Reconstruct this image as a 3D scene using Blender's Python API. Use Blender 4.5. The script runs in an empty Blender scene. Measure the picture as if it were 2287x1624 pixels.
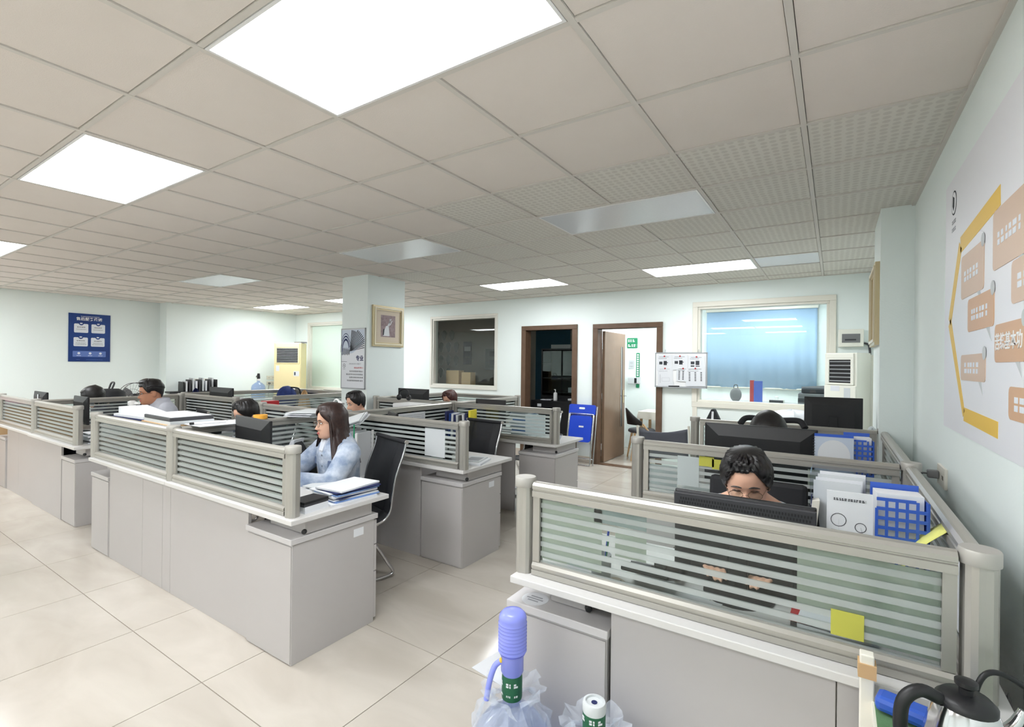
import bpy, bmesh, math, random
from mathutils import Vector, Matrix
random.seed(7)
PI = math.pi
SC = bpy.context.scene
COL = SC.collection

# ------------------------------------------------------------------ camera
CAM_H = 1.552
def make_camera():
    f, yaw, pit, roll = 1096.95, .5814, .0004, .0117
    F = Vector((-math.sin(yaw) * math.cos(pit), math.cos(yaw) * math.cos(pit), math.sin(pit)))
    R = Vector((math.cos(yaw), math.sin(yaw), 0))
    U = R.cross(F)
    R2 = R * math.cos(roll) + U * math.sin(roll)
    U2 = -R * math.sin(roll) + U * math.cos(roll)
    cd = bpy.data.cameras.new('camera'); co = bpy.data.objects.new('camera', cd)
    COL.objects.link(co)
    m = Matrix((R2, U2, -F)).transposed().to_4x4(); m.translation = Vector((0, 0, CAM_H))
    co.matrix_world = m
    cd.sensor_width = 36; cd.lens = f / 2287 * 36; cd.clip_start = .02; cd.clip_end = 60
    SC.camera = co
make_camera()

# ------------------------------------------------------------------ world, exposure
wd = bpy.data.worlds.new('world'); SC.world = wd; wd.use_nodes = True
wd.node_tree.nodes['Background'].inputs[0].default_value = (.75, .8, .85, 1)
wd.node_tree.nodes['Background'].inputs[1].default_value = .25
vs = SC.view_settings
vs.view_transform = 'Standard'; vs.look = 'None'; vs.gamma = 1; vs.use_curve_mapping = False
vs.exposure = 1.35
cy_ = SC.cycles; cy_.max_bounces = 8; cy_.glossy_bounces = 3; cy_.transmission_bounces = 4; cy_.caustics_reflective = False; cy_.caustics_refractive = False
PANEL_POWER = 8.0        # emission of the ceiling panels

# ------------------------------------------------------------------ materials
MATS = {}
def srgb(r, g, b):
    def c(v):
        v /= 255.
        return v / 12.92 if v <= .04045 else ((v + .055) / 1.055) ** 2.4
    return (c(r), c(g), c(b))
def mat(name, col, rough=.5, metal=0., spec=.5, noise=None, bump=None, alpha=None, coat=0, emit=None, trans=0):
    """col linear rgb; noise=(scale, amount, second colour); bump=(scale, strength)"""
    m = bpy.data.materials.new(name); m.use_nodes = True
    nt = m.node_tree; b = nt.nodes['Principled BSDF']
    b.inputs['Base Color'].default_value = (*col, 1); b.inputs['Roughness'].default_value = rough
    b.inputs['Metallic'].default_value = metal; b.inputs['Specular IOR Level'].default_value = spec
    if coat: b.inputs['Coat Weight'].default_value = coat; b.inputs['Coat Roughness'].default_value = .05
    if trans: b.inputs['Transmission Weight'].default_value = trans
    if alpha is not None: b.inputs['Alpha'].default_value = alpha
    if emit: b.inputs['Emission Color'].default_value = (*emit[0], 1); b.inputs['Emission Strength'].default_value = emit[1]
    if noise or bump:
        tc = nt.nodes.new('ShaderNodeTexCoord')
    if noise:
        n = nt.nodes.new('ShaderNodeTexNoise'); n.inputs['Scale'].default_value = noise[0]; n.inputs['Detail'].default_value = 5
        r = nt.nodes.new('ShaderNodeMapRange'); r.inputs['From Min'].default_value = .35; r.inputs['From Max'].default_value = .65
        r.inputs['To Max'].default_value = noise[1]
        mx = nt.nodes.new('ShaderNodeMix'); mx.data_type = 'RGBA'
        mx.inputs['A'].default_value = (*col, 1); mx.inputs['B'].default_value = (*noise[2], 1)
        nt.links.new(tc.outputs['Object'], n.inputs['Vector']); nt.links.new(n.outputs['Fac'], r.inputs['Value'])
        nt.links.new(r.outputs['Result'], mx.inputs['Factor']); nt.links.new(mx.outputs['Result'], b.inputs['Base Color'])
    if bump:
        n2 = nt.nodes.new('ShaderNodeTexNoise'); n2.inputs['Scale'].default_value = bump[0]; n2.inputs['Detail'].default_value = 4
        bp = nt.nodes.new('ShaderNodeBump'); bp.inputs['Strength'].default_value = bump[1]; bp.inputs['Distance'].default_value = .01
        nt.links.new(tc.outputs['Object'], n2.inputs['Vector']); nt.links.new(n2.outputs['Fac'], bp.inputs['Height'])
        nt.links.new(bp.outputs['Normal'], b.inputs['Normal'])
    MATS[name] = m
    return m
def emis(name, col, s):
    m = bpy.data.materials.new(name); m.use_nodes = True; nt = m.node_tree
    nt.nodes.remove(nt.nodes['Principled BSDF'])
    e = nt.nodes.new('ShaderNodeEmission'); e.inputs[0].default_value = (*col, 1); e.inputs[1].default_value = s
    nt.links.new(e.outputs[0], nt.nodes['Material Output'].inputs[0]); MATS[name] = m
    return m

mat('wall', srgb(241, 249, 247), .75, noise=(1.3, .25, srgb(236, 244, 241)), bump=(90, .06))
mat('ceiling_tile', srgb(231, 223, 216), .9, noise=(2.2, .35, srgb(223, 214, 206)), bump=(220, .12))
mat('ceiling_bar', srgb(216, 211, 204), .6)
mat('ceiling_void', srgb(120, 112, 104), .9)
mat('grout', srgb(150, 140, 128), .8)
mat('diffuser_off', srgb(232, 236, 240), .25, noise=(60, .3, srgb(222, 226, 230)))
mat('light_frame', srgb(240, 240, 240), .4)
emis('panel_light', (.94, .975, 1.0), PANEL_POWER)
mat('desk', srgb(184, 180, 179), .42, noise=(3, .3, srgb(178, 174, 173)))
mat('desk_top', srgb(208, 206, 204), .35)
mat('desk_dark', srgb(40, 40, 42), .7)
mat('cab_top', srgb(196, 193, 193), .38)
mat('aluminium', srgb(174, 171, 164), .36, metal=.5)
mat('aluminium_cap', srgb(176, 173, 167), .45, metal=.3)
mat('chrome', srgb(215, 215, 218), .12, metal=1)
mat('black', srgb(22, 22, 25), .45)
mat('black_soft', srgb(24, 25, 30), .7, bump=(300, .1))
mat('screen', srgb(12, 12, 15), .15)
mat('dark_grey', srgb(58, 58, 62), .5)
mat('mid_grey', srgb(120, 120, 122), .5)
mat('white', srgb(242, 242, 242), .5)
mat('paper', srgb(222, 224, 228), .8)
mat('paper_cream', srgb(233, 232, 222), .8)
mat('paper_grey', srgb(206, 210, 212), .8)
mat('ink', srgb(60, 62, 68), .8)
mat('ink_light', srgb(160, 162, 168), .8)
mat('yellow_note', srgb(226, 226, 130), .8)
mat('yellow', srgb(236, 196, 60), .6)
mat('blue_plastic', srgb(30, 70, 200), .4)
mat('blue_rack', srgb(52, 92, 190), .4)
mat('navy', srgb(28, 38, 88), .7, bump=(120, .2))
mat('red', srgb(178, 34, 40), .5)
mat('orange', srgb(232, 92, 50), .5)
mat('green', srgb(30, 140, 96), .5)
mat('green_mat', srgb(96, 134, 92), .85, noise=(40, .5, srgb(84, 120, 82)), bump=(200, .3))
mat('wood_door', srgb(142, 118, 98), .4, noise=(4, .4, srgb(124, 100, 80)))
mat('wood_frame', srgb(104, 80, 62), .45, noise=(10, .5, srgb(84, 62, 46)))
mat('wood_light', srgb(206, 172, 130), .5)
mat('cream', srgb(232, 228, 216), .5)
mat('cream_trim', srgb(232, 230, 222), .5)
mat('ac_yellow', srgb(238, 222, 172), .45)
mat('ac_white', srgb(238, 237, 226), .4)
mat('gold', srgb(204, 188, 150), .4, metal=.25)
mat('gold_light', srgb(232, 222, 196), .4)
mat('mount', srgb(214, 200, 182), .8)
mat('cardboard', srgb(204, 168, 124), .8)
mat('skirting', srgb(214, 204, 192), .4)

def glass_mat(name, tint, refl=.08, rough=.0):
    m = bpy.data.materials.new(name); m.use_nodes = True; nt = m.node_tree
    nt.nodes.remove(nt.nodes['Principled BSDF'])
    t = nt.nodes.new('ShaderNodeBsdfTransparent'); t.inputs[0].default_value = (*tint, 1)
    g = nt.nodes.new('ShaderNodeBsdfGlossy'); g.inputs['Roughness'].default_value = rough; g.inputs[0].default_value = (1, 1, 1, 1)
    mx = nt.nodes.new('ShaderNodeMixShader')
    lw = nt.nodes.new('ShaderNodeLayerWeight'); lw.inputs[0].default_value = .5
    pw = nt.nodes.new('ShaderNodeMath'); pw.operation = 'POWER'; pw.inputs[1].default_value = 4.5; nt.links.new(lw.outputs['Facing'], pw.inputs[0])
    fr = nt.nodes.new('ShaderNodeMath'); fr.operation = 'MULTIPLY_ADD'; fr.inputs[1].default_value = .75; fr.inputs[2].default_value = refl * .5; nt.links.new(pw.outputs[0], fr.inputs[0])
    nt.links.new(fr.outputs[0], mx.inputs[0]); nt.links.new(t.outputs[0], mx.inputs[1]); nt.links.new(g.outputs[0], mx.inputs[2])
    nt.links.new(mx.outputs[0], nt.nodes['Material Output'].inputs[0]); MATS[name] = m
    return m
glass_mat('glass', (.9, .95, .94))
glass_mat('window_glass', (.88, .92, .92), .06)
glass_mat('clear_plastic', (.86, .88, .93), .07, .05)
glass_mat('bottle_plastic', (.66, .74, .93), .09, .03)
mat('pump_plastic', srgb(146, 156, 246), .22, alpha=.8)

def thin_paper(name, col):
    m = bpy.data.materials.new(name); m.use_nodes = True; nt = m.node_tree; nt.nodes.remove(nt.nodes['Principled BSDF'])
    d = nt.nodes.new('ShaderNodeBsdfDiffuse'); d.inputs[0].default_value = (*col, 1)
    tl = nt.nodes.new('ShaderNodeBsdfTranslucent'); tl.inputs[0].default_value = (*col, 1)
    mx = nt.nodes.new('ShaderNodeMixShader'); mx.inputs[0].default_value = .5
    nt.links.new(d.outputs[0], mx.inputs[1]); nt.links.new(tl.outputs[0], mx.inputs[2]); nt.links.new(mx.outputs[0], nt.nodes['Material Output'].inputs[0]); MATS[name] = m
thin_paper('thin_paper', srgb(244, 246, 248)); thin_paper('thin_paper_cream', srgb(240, 242, 232)); thin_paper('thin_paper_grey', srgb(228, 234, 234)); thin_paper('thin_yellow_note', srgb(232, 230, 120))
def stripe_glass(name, pitch=.0365, z0=.0, duty=.5, frost=(.74, .77, .76)):
    """screen glass with horizontal frosted bands (bands follow the pane's own height)"""
    m = bpy.data.materials.new(name); m.use_nodes = True; nt = m.node_tree; N = nt.nodes; L = nt.links
    N.remove(N['Principled BSDF'])
    tc = N.new('ShaderNodeTexCoord'); sp = N.new('ShaderNodeSeparateXYZ'); L.new(tc.outputs['Object'], sp.inputs[0])
    a = N.new('ShaderNodeMath'); a.operation = 'ADD'; a.inputs[1].default_value = -z0; L.new(sp.outputs['Z'], a.inputs[0])
    d = N.new('ShaderNodeMath'); d.operation = 'DIVIDE'; d.inputs[1].default_value = pitch; L.new(a.outputs[0], d.inputs[0])
    fr = N.new('ShaderNodeMath'); fr.operation = 'FRACT'; L.new(d.outputs[0], fr.inputs[0])
    lt = N.new('ShaderNodeMath'); lt.operation = 'LESS_THAN'; lt.inputs[1].default_value = duty; L.new(fr.outputs[0], lt.inputs[0])
    clear = N.new('ShaderNodeBsdfTransparent'); clear.inputs[0].default_value = (.86, .90, .89, 1)
    gl = N.new('ShaderNodeBsdfGlossy'); gl.inputs['Roughness'].default_value = .02
    f1 = N.new('ShaderNodeFresnel'); f1.inputs[0].default_value = 1.45
    mc = N.new('ShaderNodeMixShader'); L.new(f1.outputs[0], mc.inputs[0]); L.new(clear.outputs[0], mc.inputs[1]); L.new(gl.outputs[0], mc.inputs[2])
    df = N.new('ShaderNodeBsdfDiffuse'); df.inputs[0].default_value = (*frost, 1)
    tl = N.new('ShaderNodeBsdfTranslucent'); tl.inputs[0].default_value = (*frost, 1)
    m1 = N.new('ShaderNodeMixShader'); m1.inputs[0].default_value = .42; L.new(df.outputs[0], m1.inputs[1]); L.new(tl.outputs[0], m1.inputs[2])
    t2 = N.new('ShaderNodeBsdfTransparent'); t2.inputs[0].default_value = (.85, .92, .9, 1)
    m2 = N.new('ShaderNodeMixShader'); m2.inputs[0].default_value = .3; L.new(m1.outputs[0], m2.inputs[1]); L.new(t2.outputs[0], m2.inputs[2])
    mx = N.new('ShaderNodeMixShader'); L.new(lt.outputs[0], mx.inputs[0]); L.new(mc.outputs[0], mx.inputs[1]); L.new(m2.outputs[0], mx.inputs[2])
    L.new(mx.outputs[0], N['Material Output'].inputs[0]); MATS[name] = m
    return m
stripe_glass('screen_glass')

def floor_tile_mat():
    m = mat('floor_tile', srgb(226, 220, 210), .16, spec=.5)
    nt = m.node_tree; N = nt.nodes; L = nt.links; b = N['Principled BSDF']
    g = N.new('ShaderNodeNewGeometry')
    mp = N.new('ShaderNodeMapping'); mp.inputs['Scale'].default_value = (1.0, 2.4, 1)
    L.new(g.outputs['Position'], mp.inputs[0])
    n = N.new('ShaderNodeTexNoise'); n.inputs['Scale'].default_value = 1.6; n.inputs['Detail'].default_value = 6; n.inputs['Distortion'].default_value = .6
    L.new(mp.outputs[0], n.inputs['Vector'])
    cr = N.new('ShaderNodeValToRGB'); e = cr.color_ramp.elements
    e[0].position = .32; e[0].color = (*srgb(182, 174, 163), 1); e[1].position = .68; e[1].color = (*srgb(197, 190, 180), 1)
    L.new(n.outputs['Fac'], cr.inputs[0])
    oi = N.new('ShaderNodeObjectInfo')
    hs = N.new('ShaderNodeHueSaturation'); mr = N.new('ShaderNodeMapRange'); mr.inputs['To Min'].default_value = .965; mr.inputs['To Max'].default_value = 1.02
    L.new(oi.outputs['Random'], mr.inputs['Value']); L.new(mr.outputs[0], hs.inputs['Value']); L.new(cr.outputs[0], hs.inputs['Color'])
    L.new(hs.outputs[0], b.inputs['Base Color'])
floor_tile_mat()
def pattern_tile_mat():
    """ceiling tile pressed with a small regular pattern"""
    m = mat('ceiling_tile_pattern', srgb(222, 219, 211), .85)
    nt = m.node_tree; N = nt.nodes; L = nt.links; b = N['Principled BSDF']
    g = N.new('ShaderNodeNewGeometry')
    ck = N.new('ShaderNodeTexVoronoi'); ck.inputs['Scale'].default_value = 22; ck.inputs['Randomness'].default_value = .15
    L.new(g.outputs['Position'], ck.inputs['Vector'])
    cr = N.new('ShaderNodeValToRGB'); e = cr.color_ramp.elements
    e[0].position = .3; e[0].color = (*srgb(210, 206, 198), 1); e[1].position = .42; e[1].color = (*srgb(224, 221, 213), 1)
    L.new(ck.outputs['Distance'], cr.inputs[0]); L.new(cr.outputs[0], b.inputs['Base Color'])
pattern_tile_mat()

# ------------------------------------------------------------------ mesh builder
class MB:
    def __init__(s): s.v = []; s.f = []
    def add(s, vs, fs):
        o = len(s.v); s.v += [tuple(p) for p in vs]; s.f += [tuple(i + o for i in f) for f in fs]; return s
    def box(s, x0, x1, y0, y1, z0, z1):
        return s.add([(x0, y0, z0), (x1, y0, z0), (x1, y1, z0), (x0, y1, z0), (x0, y0, z1), (x1, y0, z1), (x1, y1, z1), (x0, y1, z1)],
                     [(0, 3, 2, 1), (4, 5, 6, 7), (0, 1, 5, 4), (1, 2, 6, 5), (2, 3, 7, 6), (3, 0, 4, 7)])
    def cbox(s, c, sx, sy, sz, M=None):
        x, y, z = sx / 2, sy / 2, sz / 2
        P = [Vector(p) for p in [(-x, -y, -z), (x, -y, -z), (x, y, -z), (-x, y, -z), (-x, -y, z), (x, -y, z), (x, y, z), (-x, y, z)]]
        if M: P = [M @ p for p in P]
        P = [p + Vector(c) for p in P]
        return s.add(P, [(0, 3, 2, 1), (4, 5, 6, 7), (0, 1, 5, 4), (1, 2, 6, 5), (2, 3, 7, 6), (3, 0, 4, 7)])
    def ring_loft(s, rings, cap0=True, cap1=True, closed=True):
        n = len(rings[0]); o = len(s.v)
        for r in rings: s.v += [tuple(p) for p in r]
        for k in range(len(rings) - 1):
            for i in range(n if closed else n - 1):
                j = (i + 1) % n
                s.f.append((o + k * n + i, o + k * n + j, o + (k + 1) * n + j, o + (k + 1) * n + i))
        if cap0: s.f.append(tuple(o + i for i in reversed(range(n))))
        if cap1: s.f.append(tuple(o + (len(rings) - 1) * n + i for i in range(n)))
        return s
    def tube(s, pts, r, n=8, cap=True):
        pts = [Vector(p) for p in pts]; rings = []
        rs = r if isinstance(r, (list, tuple)) else [r] * len(pts)
        t0 = (pts[1] - pts[0]).normalized()
        up = Vector((0, 0, 1)) if abs(t0.z) < .9 else Vector((1, 0, 0))
        a = t0.cross(up).normalized()
        for k, p in enumerate(pts):
            if k == 0: t = pts[1] - pts[0]
            elif k == len(pts) - 1: t = pts[-1] - pts[-2]
            else: t = (pts[k + 1] - p).normalized() + (p - pts[k - 1]).normalized()
            t.normalize(); a = (a - t * a.dot(t)).normalized(); b = t.cross(a)
            rings.append([p + (a * math.cos(2 * PI * i / n) + b * math.sin(2 * PI * i / n)) * rs[k] for i in range(n)])
        return s.ring_loft(rings, cap, cap)
    def lathe(s, prof, n=20, c=(0, 0, 0), cap0=True, cap1=True):
        return s.ring_loft([[(c[0] + r * math.cos(2 * PI * i / n), c[1] + r * math.sin(2 * PI * i / n), c[2] + z) for i in range(n)] for r, z in prof], cap0, cap1)
    def prism(s, poly, d0, d1, M):
        """poly in local xy extruded d0..d1 along local z, placed by matrix M"""
        n = len(poly); P = [M @ Vector((x, y, d0)) for x, y in poly] + [M @ Vector((x, y, d1)) for x, y in poly]
        return s.add(P, [tuple(reversed(range(n))), tuple(range(n, 2 * n))] + [(i, (i + 1) % n, n + (i + 1) % n, n + i) for i in range(n)])
    def ell(s, c, rx, ry, rz, n=14, m=9):
        rings = []
        for k in range(1, m):
            a = PI * k / m
            rings.append([(c[0] + rx * math.sin(a) * math.cos(2 * PI * i / n), c[1] + ry * math.sin(a) * math.sin(2 * PI * i / n), c[2] - rz * math.cos(a)) for i in range(n)])
        return s.ring_loft(rings)
    def mesh(s, name, smooth=False):
        me = bpy.data.meshes.new(name); me.from_pydata(s.v, [], s.f); me.update()
        if smooth:
            me.polygons.foreach_set('use_smooth', [True] * len(me.polygons))
        return me
    def obj(s, name, m, parent=None, smooth=False, bevel=0, loc=None, rot=None):
        return link(name, s.mesh(name, smooth), m, parent, bevel, loc, rot, smooth)
def link(name, me, m, parent=None, bevel=0, loc=None, rot=None, smooth=False):
    o = bpy.data.objects.new(name, me); COL.objects.link(o)
    if m is not None and not me.materials: me.materials.append(MATS[m] if isinstance(m, str) else m)
    if parent: o.parent = parent
    if loc: o.location = loc
    if rot: o.rotation_euler = rot
    if bevel:
        b = o.modifiers.new('bevel', 'BEVEL'); b.width = bevel; b.segments = 2; b.limit_method = 'ANGLE'; b.angle_limit = .6
    if smooth and hasattr(me, 'set_sharp_from_angle'):
        me.set_sharp_from_angle(angle=.8)
    return o
def B(x0, x1, y0, y1, z0, z1): return MB().box(x0, x1, y0, y1, z0, z1)
def thing(name, label, cat, loc=(0, 0, 0), rz=0, group=None):
    o = bpy.data.objects.new(name, None); COL.objects.link(o); o.location = loc; o.rotation_euler = (0, 0, rz)
    o.empty_display_size = .1
    return tag(o, label, cat, group)
def tag(o, label, cat, group=None):
    o['label'] = label; o['category'] = cat
    if group: o['group'] = group
    return o
def struct(o): o['kind'] = 'structure'; return o
def copy_tree(o, parent=None):
    c = o.copy(); COL.objects.link(c)
    if parent: c.parent = parent
    for ch in o.children: copy_tree(ch, c)
    return c
def text(body, size, m, parent, M, ext=.0008, ax='CENTER', name='lettering', bold=0):
    cu = bpy.data.curves.new('t', 'FONT'); cu.body = body; cu.size = size; cu.align_x = ax; cu.align_y = 'CENTER'
    cu.extrude = ext; cu.resolution_u = 2; cu.offset = bold
    t = bpy.data.objects.new('t', cu); COL.objects.link(t)
    dg = bpy.context.evaluated_depsgraph_get()
    me = bpy.data.meshes.new_from_object(t.evaluated_get(dg)); bpy.data.objects.remove(t); bpy.data.curves.remove(cu)
    me.transform(M); me.materials.clear()
    return link(name, me, m, parent)
def frame_M(o, xa, ya):
    """matrix with local x -> xa, local y -> ya, origin o"""
    xa = Vector(xa).normalized(); ya = Vector(ya).normalized(); za = xa.cross(ya)
    m = Matrix((xa, ya, za)).transposed().to_4x4(); m.translation = Vector(o); return m

# ------------------------------------------------------------------ room shell
XR, XL, XL2, YB, YF, ZC = .455, -11.35, -11.05, 7.15, -5.15, 2.678
fl = struct(B(XL - .1, XR + .1, YF, YB + .13, -.12, -.004).obj('floor', 'grout'))
def tile_cache():
    c = {}
    def get(w, d, h, name):
        k = (round(w, 4), round(d, 4), name)
        if k not in c: c[k] = MB().box(0, w, 0, d, -h, 0).mesh(name)
        return c[k]
    return get
gt = tile_cache()
gx, gy, gs, g = -2.5316, 1.1651, .8, .0022
for i in range(-12, 5):
    for j in range(-8, 9):
        x0, x1 = max(gx + gs * i, XL), min(gx + gs * (i + 1), XR)
        y0, y1 = max(gy + gs * j, YF), min(gy + gs * (j + 1), YB)
        if x1 - x0 < .03 or y1 - y0 < .03: continue
        o = link('floor_tile', gt(x1 - x0 - 2 * g, y1 - y0 - 2 * g, .012, 'floor_tile'), 'floor_tile', fl)
        o.location = (x0 + g, y0 + g, 0)

ce = struct(B(XL - .1, XR + .1, YF, YB + .13, ZC + .03, ZC + .12).obj('ceiling', 'ceiling_void'))
cx0, cy0, cs = -.732, 1.4526, .6
LIT = [(-2, -1), (-6, -1), (-12, -1), (-16, -1), (-2, 7), (-6, 7), (-12, 7), (-16, 7), (-2, -5), (-4, -5), (-12, -5), (-16, -5), (-2, -9), (-6, -9), (-12, -9), (-16, -9)]  # rearmost row and the off-spacing panel behind the camera: unseen, added for fill
OFF = [(-2, 3), (-6, 3), (-12, 3)]
occ = {}
for i, j in LIT + OFF: occ[(i, j)] = occ[(i + 1, j)] = 1
COLUMN = (-5.55, -5.045, 4.27, 4.92)
rest = MB()
for i in range(-18, 2):
    for j in range(-11, 10):
        if (i, j) in occ: continue
        x0, x1 = max(cx0 + cs * i, XL), min(cx0 + cs * (i + 1), XR)
        y0, y1 = max(cy0 + cs * j, YF), min(cy0 + cs * (j + 1), YB)
        if x1 - x0 < .05 or y1 - y0 < .05: continue
        gg = .0145
        pat = (i >= -5 and j >= 2 and (i + j) > -2 and not (i == 0 and j == 7)) or (i >= -7 and j >= 5)
        if j < -3:
            rest.box(x0 + gg, x1 - gg, y0 + gg, y1 - gg, ZC + .007, ZC + .019); continue
        if (i, j) == (0, 7):
            o = link('ceiling_tile', MB().box(0, x1 - x0 - 2 * gg, 0, y1 - y0 - 2 * gg, -.012, 0).mesh('ceiling_tile'), 'diffuser_off', ce)
        else:
            o = link('ceiling_tile', gt(x1 - x0 - 2 * gg, y1 - y0 - 2 * gg, .012, 'ceiling_tile_p' if pat else 'ceiling_tile'),
                     'ceiling_tile_pattern' if pat else 'ceiling_tile', ce)
        o.location = (x0 + gg, y0 + gg, ZC + .019 + random.uniform(-.0012, .0012))
r = rest.obj('ceiling_tile_field', 'ceiling_tile', ce); r['kind'] = 'stuff'
for i in range(-17, 2):
    x = cx0 + cs * i; w = .012; ys = [YF]
    for (li, lj) in sorted(LIT + OFF, key=lambda q: q[1]):
        if li + 1 == i: ys += [cy0 + cs * lj, cy0 + cs * (lj + 1)]
    ys.append(YB)
    for a, b in zip(ys[0::2], ys[1::2]):
        B(x - w, x + w, a, b, ZC, ZC + .02).obj('ceiling_bar', 'ceiling_bar', ce)
for j in range(-10, 10):
    y = cy0 + cs * j; w = .011
    B(XL, XR, y - w, y + w, ZC + .001, ZC + .02).obj('ceiling_bar', 'ceiling_bar', ce)
B(XR - .02, XR, YF, YB, ZC - .002, ZC + .02).obj('ceiling_edge_bar', 'ceiling_bar', ce)
B(XL, XR, YB - .02, YB, ZC - .002, ZC + .02).obj('ceiling_edge_bar', 'ceiling_bar', ce)

LNAME = {(-2, -1): 'big lit ceiling panel overhead, nearest the camera', (-6, -1): 'lit square-looking ceiling panel above the front left desks',
         (-12, -1): 'lit ceiling panel cut by the left edge of the picture', (-2, 7): 'lit ceiling panel in front of the blue blind window',
         (-6, 7): 'lit ceiling panel above the dark window and the wooden door frame', (-12, 7): 'lit ceiling panel half hidden behind the column',
         (-16, 7): 'lit ceiling panel in the far left corner above the cream air conditioner'}
for k, (i, j) in enumerate(LIT + OFF):
    on = (i, j) in LIT
    lab = LNAME.get((i, j)) if on else {(-2, 3): 'switched-off white ceiling panel, nearest of the three unlit ones', (-6, 3): 'switched-off ceiling panel just above the column',
                                       (-12, 3): 'switched-off ceiling panel on the far left between lit ones'}[(i, j)]
    x0 = cx0 + cs * i; y0 = cy0 + cs * j
    t = thing('ceiling_light', lab or 'unseen lit ceiling panel behind the camera, %s row, %s from the right wall' % ('second' if j == -5 else ('first' if j == -9 else 'third'), {-2: 'first', -4: 'next to first', -6: 'second', -8: 'next to second', -12: 'third', -16: 'fourth'}[i]), 'ceiling light', (x0 + .6, y0 + .3, ZC), 0, 'recessed ceiling panels')
    a, b = .586, .286
    fr = MB().box(-a, a, -b, -b + .012, -.001, .02).box(-a, a, b - .012, b, -.001, .02).box(-a, -a + .012, -b + .012, b - .012, -.001, .02).box(a - .012, a, -b + .012, b - .012, -.001, .02)
    fr.obj('frame', 'light_frame', t)
    B(-a + .012, a - .012, -b + .012, b - .012, .001, .018).obj('diffuser', 'panel_light' if on else 'diffuser_off', t)

# walls
def wall_with_holes(name, x0, x1, y0, y1, holes, z1=ZC + .1, m='wall'):
    """wall along x with rectangular openings (hx0,hx1,hz0,hz1), sorted"""
    b = MB(); x = x0
    for hx0, hx1, hz0, hz1 in sorted(holes):
        b.box(x, hx0, y0, y1, 0, z1)
        if hz0 > 0: b.box(hx0, hx1, y0, y1, 0, hz0)
        b.box(hx0, hx1, y0, y1, hz1, z1); x = hx1
    b.box(x, x1, y0, y1, 0, z1)
    return struct(b.obj(name, m))
W1, W2, W3 = (-10.50, -8.9, .93, 2.42), (-6.56, -5.05, 1.12, 2.40), (-1.60, -.06, 1.05, 2.37)
D1, D2 = (-4.42, -3.52, 0, 2.12), (-3.10, -2.16, 0, 2.11)
WT = .13
wall_with_holes('wall_back', XL2 - .4, XR + .2, YB, YB + WT, [W1, W2, W3, D1, D2])
struct(B(XR, XR + .12, YF, YB + .1, 0, ZC + .1).obj('wall_right', 'wall'))
struct(MB().box(XL - .12, XL, YF, 4.36, 0, ZC + .1).box(XL - .12, XL2, 4.36, YB, 0, ZC + .1).obj('wall_left', 'wall'))
struct(B(XL - .1, XR + .1, YF - .12, YF, 0, ZC + .1).obj('wall_front', 'wall'))
struct(B(.265, XR, 4.35, 5.0, 0, ZC + .02).obj('wall_pier', 'wall'))
c0, c1, c2, c3 = COLUMN
struct(B(c0, c1, c2, c3, 0, ZC + .02).obj('wall_column', 'wall'))
for nm, seg in (('baseboard_back', [(XL2, -4.5), (-3.46, -3.16), (-2.1, XR)]),):
    b = MB()
    for a0, a1 in seg: b.box(a0, a1, YB - .012, YB, 0, .1)
    struct(b.obj(nm, 'skirting'))
struct(B(XL, XL + .012, YF, 4.36, 0, .1).obj('baseboard_left', 'skirting'))
struct(B(XR - .012, XR, YF, 4.35, 0, .1).obj('baseboard_right', 'skirting'))

# rooms behind the back wall
RY = 8.95
struct(B(-7.4, XR + .2, YB + WT, 9.6, -.1, 0).obj('floor_back_rooms', 'floor_tile'))
struct(B(-3.36, XR + .2, RY, RY + .1, 0, ZC + .1).obj('wall_office_back', 'wall'))
struct(B(-3.40, -3.30, YB + WT, 9.6, 0, ZC + .1).obj('wall_office_side', 'wall'))
struct(B(XR + .1, XR + .2, YB + WT, RY, 0, ZC + .1).obj('wall_office_right', 'wall'))
struct(B(-3.4, XR + .2, YB + WT, RY + .1, ZC, ZC + .1).obj('ceiling_office', 'ceiling_tile'))
mat('dim_wall', srgb(168, 162, 152), .8)  # dimness of the unlit store room put into its wall colour
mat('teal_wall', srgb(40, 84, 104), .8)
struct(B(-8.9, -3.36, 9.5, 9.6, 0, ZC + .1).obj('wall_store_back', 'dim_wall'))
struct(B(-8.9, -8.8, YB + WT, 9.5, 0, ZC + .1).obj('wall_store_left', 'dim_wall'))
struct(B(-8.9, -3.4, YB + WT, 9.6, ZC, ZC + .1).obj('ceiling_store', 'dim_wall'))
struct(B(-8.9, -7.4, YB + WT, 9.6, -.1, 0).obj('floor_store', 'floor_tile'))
# office lights
for k, (x, y) in enumerate([(-.75, 8.1), (-2.55, 8.1)]):
    t = thing('ceiling_light', ['lit panel in the ceiling of the office behind the blue blind window', 'lit panel in the ceiling of the room behind the open wooden door'][k], 'ceiling light', (x, y, ZC), 0, 'ceiling panels of the back office')
    B(-.5, .5, -.25, .25, -.012, 0).obj('frame', 'light_frame', t)
    B(-.485, .485, -.235, .235, -.016, -.012).obj('diffuser', 'panel_light', t)

# added dim fill lamp, makes the store room wall show through the window
emis('store_fill_lamp', (1, .95, .88), 1.3)
t = thing('ceiling_light', 'added dim fill lamp on the store room ceiling behind the dark window', 'ceiling light', (-7.7, 8.3, ZC))   # added fill lamp
B(-.5, .5, -.08, .08, -.03, 0).obj('housing', 'light_frame', t); B(-.48, .48, -.07, .07, -.05, -.03).obj('diffuser', 'store_fill_lamp', t)

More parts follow.
